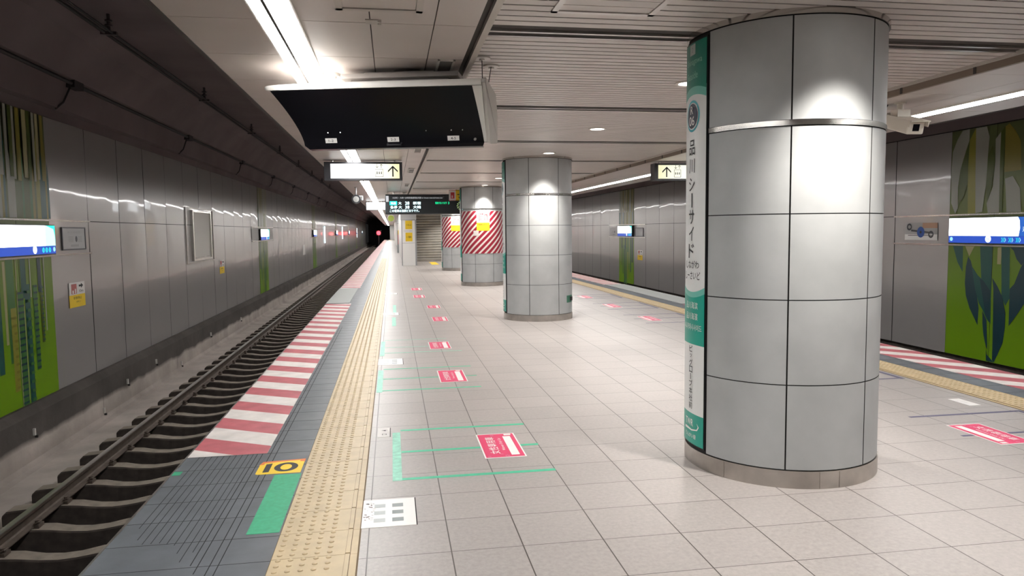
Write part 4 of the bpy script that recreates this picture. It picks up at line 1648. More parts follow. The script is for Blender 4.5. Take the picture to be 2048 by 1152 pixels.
wall_sheet('poster', XW_R, -1, 11.40, 12.22, 1.27, 1.585, 'poster with car parts and a blue disc on the right wall', 'poster', deco_suspension, mat('poster_grey_ground', (0.42, 0.41, 0.41), 0.5))
wall_sheet('poster', XW_R, -1, 26.55, 27.45, 1.25, 1.55, 'small framed poster right of the distant lit sign on the right wall', 'poster', None, MATS['grey_poster_paper'], edge=MATS['grey_frame'])
wall_sheet('poster', XW_R, -1, 29.75, 30.8, 1.24, 1.6, 'pale poster left of the distant lit sign on the right wall', 'poster', deco_greyposter, MATS['grey_poster_paper'])
wall_sheet('poster', XW_L, 1, 26.5, 27.8, 1.28, 1.70, 'pale panel before the second lit sign on the left wall', 'poster', None, mat('pale_panel', (0.45, 0.44, 0.43), 0.5))
wall_sheet('poster', XW_L, 1, 29.85, 31.0, 1.28, 1.70, 'pale panel after the second lit sign on the left wall', 'poster', None, MATS['pale_panel'])


def emergency(x, sg, y, z, label, s=1.0, split=False):
    """white sheet with red drawing and arrow over a yellow sheet"""
    U = (0, 1, 0) if sg > 0 else (0, -1, 0)
    fr = frame((x + sg * 0.010, y, z), U, (0, 0, 1), (sg, 0, 0))
    t = thing('notice', (x, y, z - 0.2 * s), label, 'notice', 'emergency notices on the side walls')
    m = MB(); m.map = fr
    m.box((-0.28 * s, 0.0, 0.004), (0.28 * s, 0.19 * s, 0.006))
    m.build('white_sheet', M_PAPER, t)
    m = MB(); m.map = fr
    m.box((-0.29 * s, -0.19 * s, 0.004), (0.28 * s, 0.0, 0.0065))
    m.build('yellow_sheet', M_YEL, t)
    m = MB(); m.map = fr
    d = 0.008
    m.quad((-0.21 * s, 0.015 * s, d), (-0.02 * s, 0.015 * s, d), (-0.02 * s, 0.165 * s, d), (-0.21 * s, 0.165 * s, d), 0)
    m.quad((-0.18 * s, 0.02 * s, d + .001), (-0.13 * s, 0.02 * s, d + .001), (-0.13 * s, 0.07 * s, d + .001), (-0.18 * s, 0.07 * s, d + .001), 1)
    m.quad((-0.09 * s, 0.02 * s, d + .001), (-0.05 * s, 0.02 * s, d + .001), (-0.05 * s, 0.09 * s, d + .001), (-0.09 * s, 0.09 * s, d + .001), 1)
    m.poly([(0.06 * s, 0.115 * s, d), (0.14 * s, 0.115 * s, d), (0.14 * s, 0.09 * s, d), (0.22 * s, 0.13 * s, d), (0.14 * s, 0.17 * s, d), (0.14 * s, 0.145 * s, d), (0.06 * s, 0.145 * s, d)], 2)
    m.text('10m', 0.14 * s, 0.05 * s, d, h=0.04 * s, w=0.15 * s, m=2)
    m.text('非常停止', 0.0, -0.05 * s, d, h=0.045 * s, w=0.3 * s, m=2)
    m.text('ボタン', 0.02 * s, -0.11 * s, d, h=0.03 * s, w=0.15 * s, m=2)
    m.build('print', [mat('dull_red_print', (0.45, 0.13, 0.12), 0.6), M_PAPER, M_BLACK], t)
    return t


emergency(XW_L, 1, 12.11, 0.615, 'white and yellow emergency notice on the near left wall, under the framed poster')
emergency(XW_L, 1, 21.82, 0.58, 'small emergency notice on the left wall beyond the framed cabinet door')
emergency(XW_R, -1, 26.9, 0.52, 'small emergency notice on the right wall below the distant lit sign')
wall_sheet('wall_plate', XW_L, 1, 41.0, 42.1, 0.30, 0.86, 'small pale upright plate on the left wall past the second lit sign', 'plate', None, mat('pale_plate', (0.62, 0.60, 0.58), 0.5))

# framed cabinet door on the left wall
t = thing('cabinet_door', (XW_L, 19.65, 0.85), 'pale framed cabinet door set in the left steel wall', 'cabinet door')
m = MB()
x = XW_L
for (a, c, z0, z1) in ((18.30, 21.0, 2.13, 2.16), (18.30, 21.0, 0.80, 0.83), (18.30, 18.36, 0.83, 2.13), (20.94, 21.0, 0.83, 2.13)):
    m.box((x, a, z0), (x + 0.02, c, z1))
m.build('outer_frame', M_STEELD, t)
m = MB()
for (a, c, z0, z1) in ((18.72, 20.55, 2.05, 2.09), (18.72, 20.55, 0.86, 0.91), (18.72, 18.80, 0.91, 2.05), (20.47, 20.55, 0.91, 2.05)):
    m.box((x, a, z0), (x + 0.07, c, z1))
m.build('door_frame', M_STEEL, t)
m = MB(); m.box((x, 18.80, 0.91), (x + 0.035, 20.47, 2.05))
m.build('door_leaf', mat('pale_door_paint', (0.62, 0.60, 0.56), 0.45), t)
m = MB(); m.box((x + 0.035, 18.95, 0.93), (x + 0.055, 20.3, 0.955))
m.build('sill', M_STEELD, t)

# reflections in the left wall panels, made as narrow upright glowing strips
for k, (yy, h0, h1) in enumerate(((54.2, 0.75, 1.95), (73.5, 0.85, 2.05), (104, 0.75, 2.05))):
    m = MB(); m.box((XW_L, yy, h0), (XW_L + 0.05, yy + 0.35, h1))
    tag(m.build('reflection_strip', M_REFL), '%s narrow upright pale blue reflection on the left wall, made as a glowing strip' % ['nearest', 'middle', 'farthest'][k], 'painted reflection')

# cable clips on the concrete base are small fittings
rn = random.Random(11)
for k, (yy, zz) in enumerate(((10.2, -1.02), (9.15, -1.20), (13.6, -1.05), (15.2, -0.98), (12.5, -1.3), (16.9, -1.32), (19.6, -1.05), (23.4, -1.1))):
    m = MB()
    xx = -4.64
    m.box((xx - 0.02, yy - 0.018, zz - 0.045), (xx + 0.012, yy + 0.018, zz + 0.045), 0)
    m.box((xx - 0.02, yy + 0.03, zz - 0.085), (xx + 0.022, yy + 0.055, zz - 0.055), 1)
    tag(m.build('wall_clip', [mat('pale_clip', (0.55, 0.53, 0.5), 0.6), M_CABLE]), 'small cable clip on the concrete base of the left wall', 'cable clip', 'cable clips on the left concrete base')

# ------------------------------------------------------------------ red signal far down the left track
t = thing('signal', (-2.0, 110, 0.9), 'red signal light glowing far down the left track', 'signal')
m = MB(); m.box((-2.26, 110.0, 0.98), (-1.58, 110.25, 1.72)); m.cyl((-1.92, 110.12, -1.6), 0.07, 2.6, seg=10)
m.build('housing', M_FRAME, t)
m = MB(); m.disc((-1.92, 109.98, 1.34), 0.30, axis=1, seg=24)
m.build('red_lamp', M_REDL, t)
ld = bpy.data.lights.new('signal_glow', 'POINT'); ld.energy = 40; ld.color = (1, 0.04, 0.04); ld.shadow_soft_size = 0.2
lo = bpy.data.objects.new('glow', ld); COL.objects.link(lo); lo.parent = t; lo.location = (0.05, -0.6, 0.45)

# ------------------------------------------------------------------ stair enclosure with shutter
XS0, XS1, YS = 0.46, 4.52, 33.0
m = MB()
m.box((XS0 + 0.02, YS + 0.62, 0), (XS0 + 0.12, 52.5, ZC - 0.002))
m.box((XS1 - 0.12, YS + 0.62, 0), (XS1 - 0.02, 52.5, ZC - 0.002))
m.box((XS0 + 0.02, 52.5, 0), (XS1 - 0.02, 52.6, ZC - 0.002))
struct(m.build('wall_stair', M_WALLP), 'pale side walls of the stair enclosure', 'wall')
m = MB()
m.box((1.06, 37.2, 2.36), (3.92, 37.4, ZC), 0)
struct(m.build('wall_stair', M_GREYW), 'lintel over the shutter', 'wall')


def post(x0, x1, y, label):
    t = thing('wall_post', ((x0 + x1) / 2, y, 0), label, 'wall post')
    m = MB(); m.box((x0, y, 0), (x1, y + 0.62, 1.0)); m.box((x0, y, 1.012), (x1, y + 0.62, 2.02))
    m.build('white_panel', M_WALLP, t)
    m = MB(); m.box((x0 - 0.03, y + 0.0, 0), (x0, y + 0.64, 2.04)); m.box((x1, y + 0.0, 0), (x1 + 0.07, y + 0.64, 2.04))
    m.box((x0, y + 0.005, 1.0), (x1, y + 0.6, 1.012))
    m.build('grey_edge', M_GREYW, t)
    m = MB(); m.box((x0 - 0.06, y - 0.02, 2.04), (x1 + 0.07, y + 0.66, ZC - 0.002))
    m.build('header', mat('pale_grey_header', (0.56, 0.57, 0.57), 0.4), t)
    return t


post(0.46, 1.02, YS, 'white post with grey edges left of the rolling shutter')
post(3.94, 4.50, YS, 'white post with grey edges right of the rolling shutter')
# side return walls from post to shutter
m = MB(); m.box((0.98, YS + 0.62, 0), (1.08, 37.2, ZC - 0.002)); m.box((3.90, YS + 0.62, 0), (4.0, 37.2, ZC - 0.002))
struct(m.build('wall_stair', M_GREYW), 'grey reveals beside the rolling shutter', 'wall')


def yellow_notice(nm, z0, z1, label, x0=0.60, x1=0.905, ms=M_YEL, body='↑ きっぷ', y=YS):
    t = thing(nm, ((x0 + x1) / 2, y, z0), label, 'notice')
    m = MB(); m.box((x0, y - 0.006, z0), (x1, y - 0.001, z1))
    m.build('sheet', ms, t)
    m = MB(); m.map = frame(((x0 + x1) / 2, y - 0.008, (z0 + z1) / 2), (1, 0, 0), (0, 0, 1), (0, -1, 0))
    if body:
        m.text(body, 0, 0, 0, w=(x1 - x0) * 0.72, h=(z1 - z0) * 0.22)
        m.build('lettering', M_BLACK, t)
    return t


yellow_notice('notice', 1.62, 2.0, 'upper yellow notice on the white post')
yellow_notice('notice', 1.08, 1.47, 'lower yellow notice on the white post', body='← 階段')
yellow_notice('notice', 1.49, 1.60, 'narrow white notice between two yellow ones on the post', x0=0.52, x1=0.95, ms=M_WHITE, body='出口のご案内')
# shutter
t = thing('rolling_shutter', (2.48, 37.2, 0), 'closed weathered steel rolling shutter behind the departure board', 'shutter')
m = MB()
z = 0.06
vs, fs = [], []
rows = []
while z < 2.36:
    rows += [(z, 37.20), (z + 0.012, 37.17), (z + 0.085, 37.165), (z + 0.10, 37.185), (z + 0.122, 37.205)]
    z += 0.13
for (zz, yy) in rows:
    vs += [(1.08, yy, zz), (3.90, yy, zz)]
m.add(vs, [(2 * i, 2 * i + 1, 2 * i + 3, 2 * i + 2) for i in range(len(rows) - 1)], 0)
m.build('curtain', M_SHUT, t)
m = MB(); m.box((1.08, 37.13, 0.0), (3.90, 37.22, 0.07))
m.build('bottom_bar', M_STEELD, t)
for xx in (1.08, 3.86):
    m = MB(); m.box((xx, 37.12, 0), (xx + 0.04, 37.2, 2.36)); m.build('guide', M_GREYW, t)

# far post with notices and far enclosure
t = thing('wall_post', (0.53, 53.0, 0), 'grey far post with yellow and striped notices, left of the white post', 'wall post')
m = MB(); m.box((0.36, 53.0, 0), (0.62, 53.4, ZC - 0.003)); m.build('post', M_GREYW, t)
m = MB(); m.box((0.35, 52.96, 2.1), (0.63, 53.44, ZC - 0.004)); m.build('header', MATS['pale_grey_header'], t)
m = MB(); m.box((0.40, 52.97, 1.58), (0.58, 52.995, 2.06))
tag(m.build('notice', M_PAPER), 'white notice at the top of the far post', 'notice')
m = MB(); m.box((0.43, 52.965, 1.3), (0.57, 52.99, 1.62))
tag(m.build('notice', M_YEL), 'yellow notice on the far post', 'notice')
m = MB()
m.box((0.41, 52.972, 0.62), (0.59, 52.985, 1.3), 0)
for i in range(7):
    z = 0.62 + i * 0.1
    m.poly([(0.41, 52.970, z), (0.59, 52.970, z + 0.12), (0.59, 52.970, min(z + 0.17, 1.3)), (0.41, 52.970, z + 0.05)], 1)
tag(m.build('notice', [M_PAPER, M_RED]), 'red and white striped notice on the far post', 'notice')
m = MB(); m.box((0.38, 79, 0), (4.6, 110, ZC - 0.003))
struct(m.build('wall_stair', M_WALLP), 'second stair enclosure far along the platform', 'wall')

# ------------------------------------------------------------------ hanging signs


def guide_sign(xa, xb, y, z0, z1, label, arrow_side, top=ZC):
    t = thing('guide_sign', ((xa + xb) / 2, y, z0), label, 'lit sign', 'lit exit guide signs under the ceiling')
    m = MB()
    m.box((xa, y, z0), (xb, y + 0.2, z1))
    m.build('case', M_FRAME, t)
    hw = (xb - xa) / 2
    hh = (z1 - z0) / 2
    e = 0.03
    if arrow_side > 0:
        st = [(xa, (1.0, 1.0, 1.0)), (xa + 1.15 * hw, (1.0, 1.0, 0.97)), (xb - 0.12 * hw, (0.66, 0.62, 0.34))]
    else:
        st = [(xa + 0.1, (0.80, 0.77, 0.48)), (xa + 0.5 * hw, (0.88, 0.87, 0.66)), (xb, (1.0, 1.0, 0.9))]
    g = gradient_mat('backlit_yellow_%d_%d' % (int(y), arrow_side), 0, st, emission=1.4 if arrow_side > 0 else 1.0)  # overexposed whitening painted into the yellow face's colour ramp
    m = MB(); m.map = frame(((xa + xb) / 2, y, (z0 + z1) / 2), (1, 0, 0), (0, 0, 1), (0, -1, 0))
    lx = -hw + (0.10 if arrow_side > 0 else 0.065)
    rx = hw - (0.045 if arrow_side > 0 else 0.03)
    m.quad((lx, -hh + e, 0.002), (rx, -hh + e, 0.002), (rx, hh - e, 0.002), (lx, hh - e, 0.002))
    lf = m.build('lit_face', g, t)
    m = MB(); m.map = frame(((xa + xb) / 2, y, (z0 + z1) / 2), (1, 0, 0), (0, 0, 1), (0, -1, 0))
    d = 0.004
    ax = rx - 0.105 if arrow_side > 0 else lx + 0.15
    w = 0.011

    def arrow(cx, cz, L, sp, th, up=1):
        m.quad((cx - th, cz - L * up, d), (cx + th, cz - L * up, d), (cx + th, cz + L * 0.8 * up, d), (cx - th, cz + L * 0.8 * up, d))
        for s in (-1, 1):
            m.poly([(cx, cz + L * up, d), (cx + s * sp, cz + (L - sp) * up, d), (cx + s * sp, cz + (L - sp - 2.6 * th) * up, d), (cx, cz + (L - 2.6 * th) * up, d)])
    arrow(ax, 0.0, 0.088, 0.078, 0.011)
    bx = ax - 0.215 if arrow_side > 0 else ax + 0.195
    for s, up in ((-1, -1), (1, 1)):
        arrow(bx + s * 0.034, 0.082, 0.032, 0.024, 0.0035, up)
    for (u0, u1, v0, v1) in ((-0.062, 0.062, 0.03, 0.036), (-0.062, 0.062, -0.092, -0.086), (-0.062, -0.056, -0.092, 0.036), (0.056, 0.062, -0.092, 0.036)):
        m.quad((bx + u0, v0, d), (bx + u1, v0, d), (bx + u1, v1, d), (bx + u0, v1, d))
    for s in (-1, 0, 1):
        m.disc((bx + s * 0.034, -0.012, d), 0.008, axis=2, seg=10)
        m.poly([(bx + s * 0.034 - 0.013, -0.022, d), (bx + s * 0.034, -0.055, d), (bx + s * 0.034 + 0.013, -0.022, d)])
    m.build('pictograms', M_BLACK, lf)
    for xx in (xa + 0.12, xb - 0.12):
        m = MB(); m.cyl((xx, y + 0.1, z1 - 0.002), 0.018, top - z1 + 0.002, seg=10)
        m.build('hanger', M_ALU, t)
    return t


guide_sign(-1.035, 0.19, 12.0, 2.345, 2.635, 'large lit yellow guide sign with arrow and lift symbol, left of the columns', 1)
guide_sign(4.44, 5.62, 12.0, 2.345, 2.635, 'lit yellow guide sign with arrow at its left end, partly behind the nearest column', -1)
t = thing('guide_sign', (-0.56, 28, 2.32), 'small blank glowing guide sign beyond the departure board', 'lit sign')
m = MB(); m.box((-0.94, 28, 2.33), (-0.20, 28.2, 2.635)); m.build('case', M_FRAME, t)
m = MB(); m.box((-0.91, 27.99, 2.345), (-0.215, 27.999, 2.62)); m.build('lit_face', M_LITW, t)
for xx in (-0.8, -0.35):
    m = MB(); m.cyl((xx, 28.1, 2.634), 0.018, 0.037, seg=8); m.build('hanger', M_ALU, t)

# departure board
BY = 21.5
t = thing('departure_board', (0.95, BY, 2.03), 'black departure board with lit rows under the ceiling', 'departure board')
BX0, BX1, BZ0, BZ1 = -0.17, 2.15, 2.02, 2.595
m = MB(); m.box((BX0, BY, BZ0), (BX1, BY + 0.28, BZ1))
o = m.build('case', mat('board_case', (0.02, 0.026, 0.03), 0.35), t)
bev = o.modifiers.new('bevel', 'BEVEL'); bev.width = 0.03; bev.segments = 3
fr = frame((BX0, BY, BZ0), (1, 0, 0), (0, 0, 1), (0, -1, 0))
W, H = BX1 - BX0, BZ1 - BZ0
m = MB(); m.map = fr
m.text('1', 0.065, H - 0.13, 0.003, h=0.17, w=0.075, m=0)
m.text('大井町・大崎～JR埼京線(新宿)方面', 0.62, H - 0.105, 0.003, h=0.06, w=0.82, m=0)
m.text('for Oimachi, Osaki & JR Saikyo Line', 1.35, H - 0.11, 0.003, h=0.04, w=0.6, m=0)
m.build('lettering', M_BOARDT, o)
m = MB(); m.map = fr
m.quad((0.13, H - 0.31, 0.003), (0.34, H - 0.31, 0.003), (0.34, H - 0.20, 0.003), (0.13, H - 0.20, 0.003), 1)
m.text('快速', 0.235, H - 0.255, 0.005, h=0.07, w=0.15, m=0)
for r, (a, b_, c) in enumerate((('川', '9:02', '新木'), ('各停', '9:12', '大崎'))):
    zz = H - 0.255 - 0.115 * r
    if r == 0:
        m.text('大', 0.42, zz, 0.004, h=0.085, w=0.09, m=0)
    else:
        m.text('各停 大', 0.31, zz, 0.004, h=0.085, w=0.33, m=0)
    m.text('28' if r == 0 else '38', 0.63, zz, 0.004, h=0.085, w=0.12, m=0)
    m.text('新宿' if r == 0 else '大崎', 0.91, zz, 0.004, h=0.085, w=0.22, m=0)
m.text('この電車は当駅どまりです。', 0.55, H - 0.475, 0.004, h=0.075, w=0.84, m=0)
m.build('lit_rows', [M_LEDW, M_LEDT], o)
m = MB(); m.map = fr
m.text('電車がまいります', 1.61, H - 0.255, 0.004, h=0.065, w=0.34, m=0)
m.text('3', 1.83, H - 0.255, 0.004, h=0.065, m=0)
m.build('green_message', M_LEDG, o)
m = MB(); m.map = frame((2.02, BY, 2.255), (1, 0, 0), (0, 0, 1), (0, -1, 0))
for k in range(12):
    a = 2 * PI * k / 12
    c_, s_ = cos(a), sin(a)
    m.poly([(0.085 * c_ - 0.012 * s_, 0.085 * s_ + 0.012 * c_, 0.003), (0.085 * c_ + 0.012 * s_, 0.085 * s_ - 0.012 * c_, 0.003), (0.125 * c_ + 0.012 * s_, 0.125 * s_ - 0.012 * c_, 0.003), (0.125 * c_ - 0.012 * s_, 0.125 * s_ + 0.012 * c_, 0.003)])
for a, L in ((radians(28), 0.1), (radians(205), 0.08)):
    m.poly([(-0.008 * sin(a), 0.008 * cos(a), 0.004), (0.008 * sin(a), -0.008 * cos(a), 0.004), (L * cos(a) + 0.006 * sin(a), L * sin(a) - 0.006 * cos(a), 0.004), (L * cos(a) - 0.006 * sin(a), L * sin(a) + 0.006 * cos(a), 0.004)])
m.build('clock', emit('clock_green', (0.45, 0.62, 0.25), 0.7), t)
for xx in (0.08, 1.9):
    m = MB(); m.cyl((xx, BY + 0.14, BZ1 - 0.01), 0.022, (ZC if xx < 0.4 else ZS) - BZ1 + 0.01, seg=10); m.build('hanger', M_ALU, t)
# dashed double notice hung at the board's corner
t = thing('hanging_notice', (1.86, BY - 0.14, 2.40), 'small white and yellow notice with dashed border at the board corner', 'notice')
m = MB(); m.box((1.66, BY - 0.15, 2.40), (1.86, BY - 0.135, 2.71)); m.build('white_half', M_PAPER, t)
m = MB(); m.box((1.86, BY - 0.15, 2.40), (2.07, BY - 0.135, 2.71)); m.build('yellow_half', M_YEL, t)
m = MB()
for i in range(10):
    xx = 1.665 + i * 0.041
    for zz in (2.40, 2.685):
        m.quad((xx, BY - 0.152, zz), (xx + 0.02, BY - 0.152, zz), (xx + 0.026, BY - 0.152, zz + 0.024), (xx + 0.006, BY - 0.152, zz + 0.024), 0 if i < 5 else 1)
m.quad((1.71, BY - 0.152, 2.46), (1.82, BY - 0.152, 2.46), (1.82, BY - 0.152, 2.64), (1.71, BY - 0.152, 2.64), 0)
m.quad((1.74, BY - 0.153, 2.48), (1.77, BY - 0.153, 2.48), (1.77, BY - 0.153, 2.55), (1.74, BY - 0.153, 2.55), 2)
m.quad((1.90, BY - 0.152, 2.57), (2.03, BY - 0.152, 2.57), (2.03, BY - 0.152, 2.59), (1.90, BY - 0.152, 2.59), 1)
m.disc((1.965, BY - 0.152, 2.49), 0.025, axis=1, seg=12, m=1)
m.build('print', [M_RED, M_BLACK, M_PAPER], t)

# round hanging fixture with pale face
t = thing('hanging_speaker', (-0.88, 19.2, 2.27), 'round black-rimmed fixture with pale face hanging over the left edge', 'hanging fixture')
m = MB(); m.cyl((-0.88, 19.2, 2.36), 0.115, 0.14, axis=1, seg=28); m.build('drum', M_FRAME, t)
m = MB(); m.cyl((-0.88, 19.19, 2.36), 0.075, 0.012, axis=1, seg=24); m.cyl((-0.88, 19.178, 2.36), 0.028, 0.014, axis=1, seg=12); m.build('face', mat('pale_face', (0.34, 0.34, 0.33), 0.5), t)
m = MB(); m.cyl((-0.88, 19.27, 2.47), 0.016, 0.2, seg=10); m.cyl((-0.88, 19.27, 2.655), 0.04, 0.014, seg=14); m.box((-0.9, 19.22, 2.43), (-0.70, 19.3, 2.45)); m.cyl((-0.73, 19.26, 2.33), 0.03, 0.1, seg=10)
m.build('bracket', M_GREYW, t)
t = thing('hanging_clock', (-0.12, 34, 2.1), 'small round green hanging clock below the departure board', 'clock')
m = MB(); m.cyl((-0.02, 34, 2.13), 0.16, 0.1, axis=1, seg=24); m.build('case', M_ALU, t)
m = MB(); m.disc((-0.02, 33.99, 2.13), 0.14, axis=1, seg=24); m.build('dial', mat('green_dial', (0.28, 0.34, 0.05), 0.5), t)
m = MB(); m.cyl((-0.02, 34.05, 2.28), 0.015, 0.39, seg=8); m.build('hanger', M_ALU, t)

# ------------------------------------------------------------------ driver's monitor cabinet
ANG = radians(-14.0)
MU = Vector((cos(ANG), sin(ANG), 0))        # along the cabinet
MN = Vector((-sin(ANG), cos(ANG), 0))       # towards its back
MO = Vector((-0.124, 5.14, 0))              # middle of the front lip


def mon(u, bk, z):
    return MO + MU * u + MN * bk + Vector((0, 0, z))


t = thing('monitor_cabinet', (-0.1, 5.35, 2.1), 'white hooded monitor cabinet with curved black glass hanging from the ceiling', 'monitor cabinet')
curve = []
NS = 12
for i in range(NS + 1):
    s = i / NS
    # concave front: falls fast near the lip, then leans back
    bk = 0.285 * (s ** 0.75)
    z = 2.495 - 0.345 * s
    bk = 0.27 * (1 - (1 - s) ** 1.45)
    curve.append((bk, z, -0.70 + 0.135 * (1 - (1 - s) ** 1.5), 0.70 + 0.045 * s))
m = MB()
vs = []
for (bk, z, ul, ur) in curve:
    for j in range(9):
        u = ul + (ur - ul) * j / 8
        vs.append(tuple(mon(u, bk, z)))
fs = [(i * 9 + j, i * 9 + j + 1, (i + 1) * 9 + j + 1, (i + 1) * 9 + j) for i in range(NS) for j in range(8)]
m.add(vs, [f[::-1] for f in fs], 0, True)
# rounded lower lip of the glass
bk, z, ul, ur = curve[-1]
m.add([tuple(mon(ul, bk, z)), tuple(mon(ur, bk, z)), tuple(mon(ur - 0.01, bk + 0.01, z - 0.025)), tuple(mon(ul + 0.03, bk + 0.01, z - 0.025)),
       tuple(mon(ur - 0.01, bk + 0.06, z - 0.03)), tuple(mon(ul + 0.03, bk + 0.06, z - 0.03))], [(0, 3, 2, 1), (3, 5, 4, 2)], 0)
m.build('black_glass', M_GLASS, t)
# white body: back, top and underside behind the glass
m = MB()
sec_l = [(0.02, 2.505), (0.10, 2.50), (0.20, 2.36), (0.29, 2.18), (0.33, 2.175), (0.74, 2.29), (0.77, 2.30), (0.77, 2.48), (0.70, 2.555), (0.10, 2.55), (0.0, 2.53)]
n = len(sec_l)
vl = [tuple(mon(-0.66 + (0.12 if z < 2.3 else 0.02), bk, z)) for bk, z in sec_l]
vr = [tuple(mon(0.715, bk, z)) for bk, z in sec_l]
m.add(vl + vr, [tuple(range(n)), tuple(range(2 * n - 1, n - 1, -1))] + [(i, n + i, n + (i + 1) % n, (i + 1) % n) for i in range(n)], 0)
m.build('body', M_CABW, t)
# hood lip with rounded tapering left nose
m = MB()
lip = []
for (u, b0, z0, z1) in [(-0.745, 0.02, 2.512, 2.526), (-0.735, 0.008, 2.502, 2.528), (-0.71, 0.0, 2.499, 2.532), (-0.64, -0.004, 2.498, 2.535), (-0.5, -0.006, 2.498, 2.538), (-0.2, -0.006, 2.498, 2.540), (0.3, -0.006, 2.498, 2.540), (0.762, -0.006, 2.498, 2.540)]:
    lip.append([tuple(mon(u, b0, z0)), tuple(mon(u, b0 - 0.004, (z0 + z1) / 2)), tuple(mon(u, b0, z1)), tuple(mon(u, b0 + 0.18, z1 + 0.012)), tuple(mon(u, b0 + 0.14, z0 + 0.002))])
vs = [p for ring in lip for p in ring]
fs = []
for i in range(len(lip) - 1):
    for k in range(5):
        fs.append((5 * i + k, 5 * i + 5 + k, 5 * i + 5 + (k + 1) % 5, 5 * i + (k + 1) % 5))
fs.append((4, 3, 2, 1, 0)); q = 5 * (len(lip) - 1); fs.append((q, q + 1, q + 2, q + 3, q + 4))
m.add(vs, [f[::-1] for f in fs], 0, True)
m.build('hood', M_CABW, t)
# right end plate: front flange and outer cap
m = MB()
fl = [(curve[i][3], curve[i][0] - 0.004, curve[i][1]) for i in range(0, NS + 1)]
vs = []
for i, (u, bk, z) in enumerate(fl):
    vs.append(tuple(mon(u, bk, z)))
    s = i / NS
    vs.append(tuple(mon(0.764, 0.0 + 0.262 * s, z)))
m.add(vs, [(2 * i, 2 * i + 2, 2 * i + 3, 2 * i + 1) for i in range(NS)], 0, True)
cap = [(-0.004, 2.515), (0.0, 2.54), (0.265, 2.15), (0.31, 2.142), (0.77, 2.20), (0.80, 2.23), (0.80, 2.44), (0.70, 2.56), (0.06, 2.558)]
pl = [tuple(mon(0.765, bk, z)) for bk, z in cap]
m.prism(pl, tuple(MU * 0.022), 0)
m.build('end_cap', mat('cabinet_grey_white', (0.62, 0.60, 0.57), 0.45), t)
# label plates, screws, handle
for body, s, v in (('1-2', 0.15, 0), ('2-3', 0.50, 0), ('4-5', 0.835, 0)):
    u = -0.56 + 1.30 * s
    z = 2.183
    q = (2.495 - z) / 0.345
    bk = 0.27 * (1 - (1 - q) ** 1.45)
    slope = 0.27 * 1.45 * (1 - q) ** 0.45 / 0.345
    V = (Vector((0, 0, 1)) - MN * slope).normalized()
    Nn = MU.cross(V) * 1.0
    if Nn.y > 0:
        Nn = -Nn
    m = MB(); m.map = frame(tuple(mon(u, bk, z)), MU, V, Nn)
    m.box((-0.042, -0.017, 0.001), (0.042, 0.017, 0.004), 0)
    m.text(body, 0, 0, 0.0052, h=0.018, w=0.036, m=1)
    m.build('number_label', [M_PAPER, M_BLACK], t)
m = MB()
for u in (-0.37, -0.28, 0.34, 0.52, 0.60):
    m.cyl(tuple(mon(u, 0.205, 2.232)), 0.004, 0.01, axis=1, seg=8)
m.cyl(tuple(mon(0.685, 0.235, 2.17)), 0.009, 0.02, axis=1, seg=10)
m.build('screw', M_ALU, t)
m = MB()
m.tube([tuple(mon(0.05, 0.262, 2.155)), tuple(mon(0.05, 0.235, 2.14)), tuple(mon(0.15, 0.235, 2.14)), tuple(mon(0.15, 0.262, 2.155))], 0.006, seg=6)
m.build('handle', M_FRAME, t)
# bracket to the ceiling
m = MB()
c8 = [mon(u, bk, z) for z in (2.60, 2.632) for (u, bk) in ((-0.255, 0.17), (0.58, 0.17), (0.58, 0.52), (-0.255, 0.52))]
m.add([tuple(p) for p in c8], [(3, 2, 1, 0), (4, 5, 6, 7), (0, 1, 5, 4), (1, 2, 6, 5), (2, 3, 7, 6), (3, 0, 4, 7)])
c8 = [mon(u, bk, z) for z in (2.632, 2.65) for (u, bk) in ((-0.10, 0.22), (0.40, 0.22), (0.40, 0.47), (-0.10, 0.47))]
m.add([tuple(p) for p in c8], [(3, 2, 1, 0), (4, 5, 6, 7), (0, 1, 5, 4), (1, 2, 6, 5), (2, 3, 7, 6), (3, 0, 4, 7)])
m.add([tuple(mon(u, bk, z)) for z in (2.54, 2.602) for (u, bk) in ((-0.2, 0.24), (0.5, 0.24), (0.5, 0.45), (-0.2, 0.45))], [(3, 2, 1, 0), (4, 5, 6, 7), (0, 1, 5, 4), (1, 2, 6, 5), (2, 3, 7, 6), (3, 0, 4, 7)])
m.cyl(tuple(mon(0.19, 0.32, 2.648)), 0.07, 0.022, seg=20, r2=0.10)
m.build('ceiling_bracket', mat('bracket_grey', (0.33, 0.30, 0.28), 0.4, 0.4), t)
# suspension wires with ceiling discs
for (cx, cy, u, bk) in ((0.655, 5.22, 0.745, 0.2), (0.755, 5.47, 0.775, 0.32)):
    m = MB()
    p0 = mon(u, bk, 2.57)
    m.tube([tuple(p0), (cx, cy, ZS)], 0.003, seg=6)
    m.build('wire', M_FRAME, t)
    m = MB(); m.cyl((cx, cy, ZS - 0.012), 0.06, 0.012, seg=24); m.cyl((cx, cy, ZS - 0.024), 0.02, 0.012, seg=12)
    m.build('ceiling_rose', M_CABW, t)

# ------------------------------------------------------------------ security camera on the right
t = thing('security_camera', (4.7, 6.22, 2.37), 'cream security camera hanging right of the nearest column', 'camera')
m = MB()
m.cyl((4.70, 6.24, ZC - 0.014), 0.05, 0.014, seg=20)
m.cyl((4.70, 6.24, ZC - 0.09), 0.028, 0.08, seg=16)
m.box((4.64, 6.19, 2.52), (4.77, 6.29, 2.60))
m.build('mount', M_CREAM, t)
fd = Vector((-0.10, -0.955, -0.28)).normalized()
rt = fd.cross(Vector((0, 0, 1))).normalized()
up = rt.cross(fd).normalized()
cc = Vector((4.70, 6.16, 2.455))


def cb(a, b_, c_):
    return tuple(cc + rt * a + up * b_ + fd * c_)


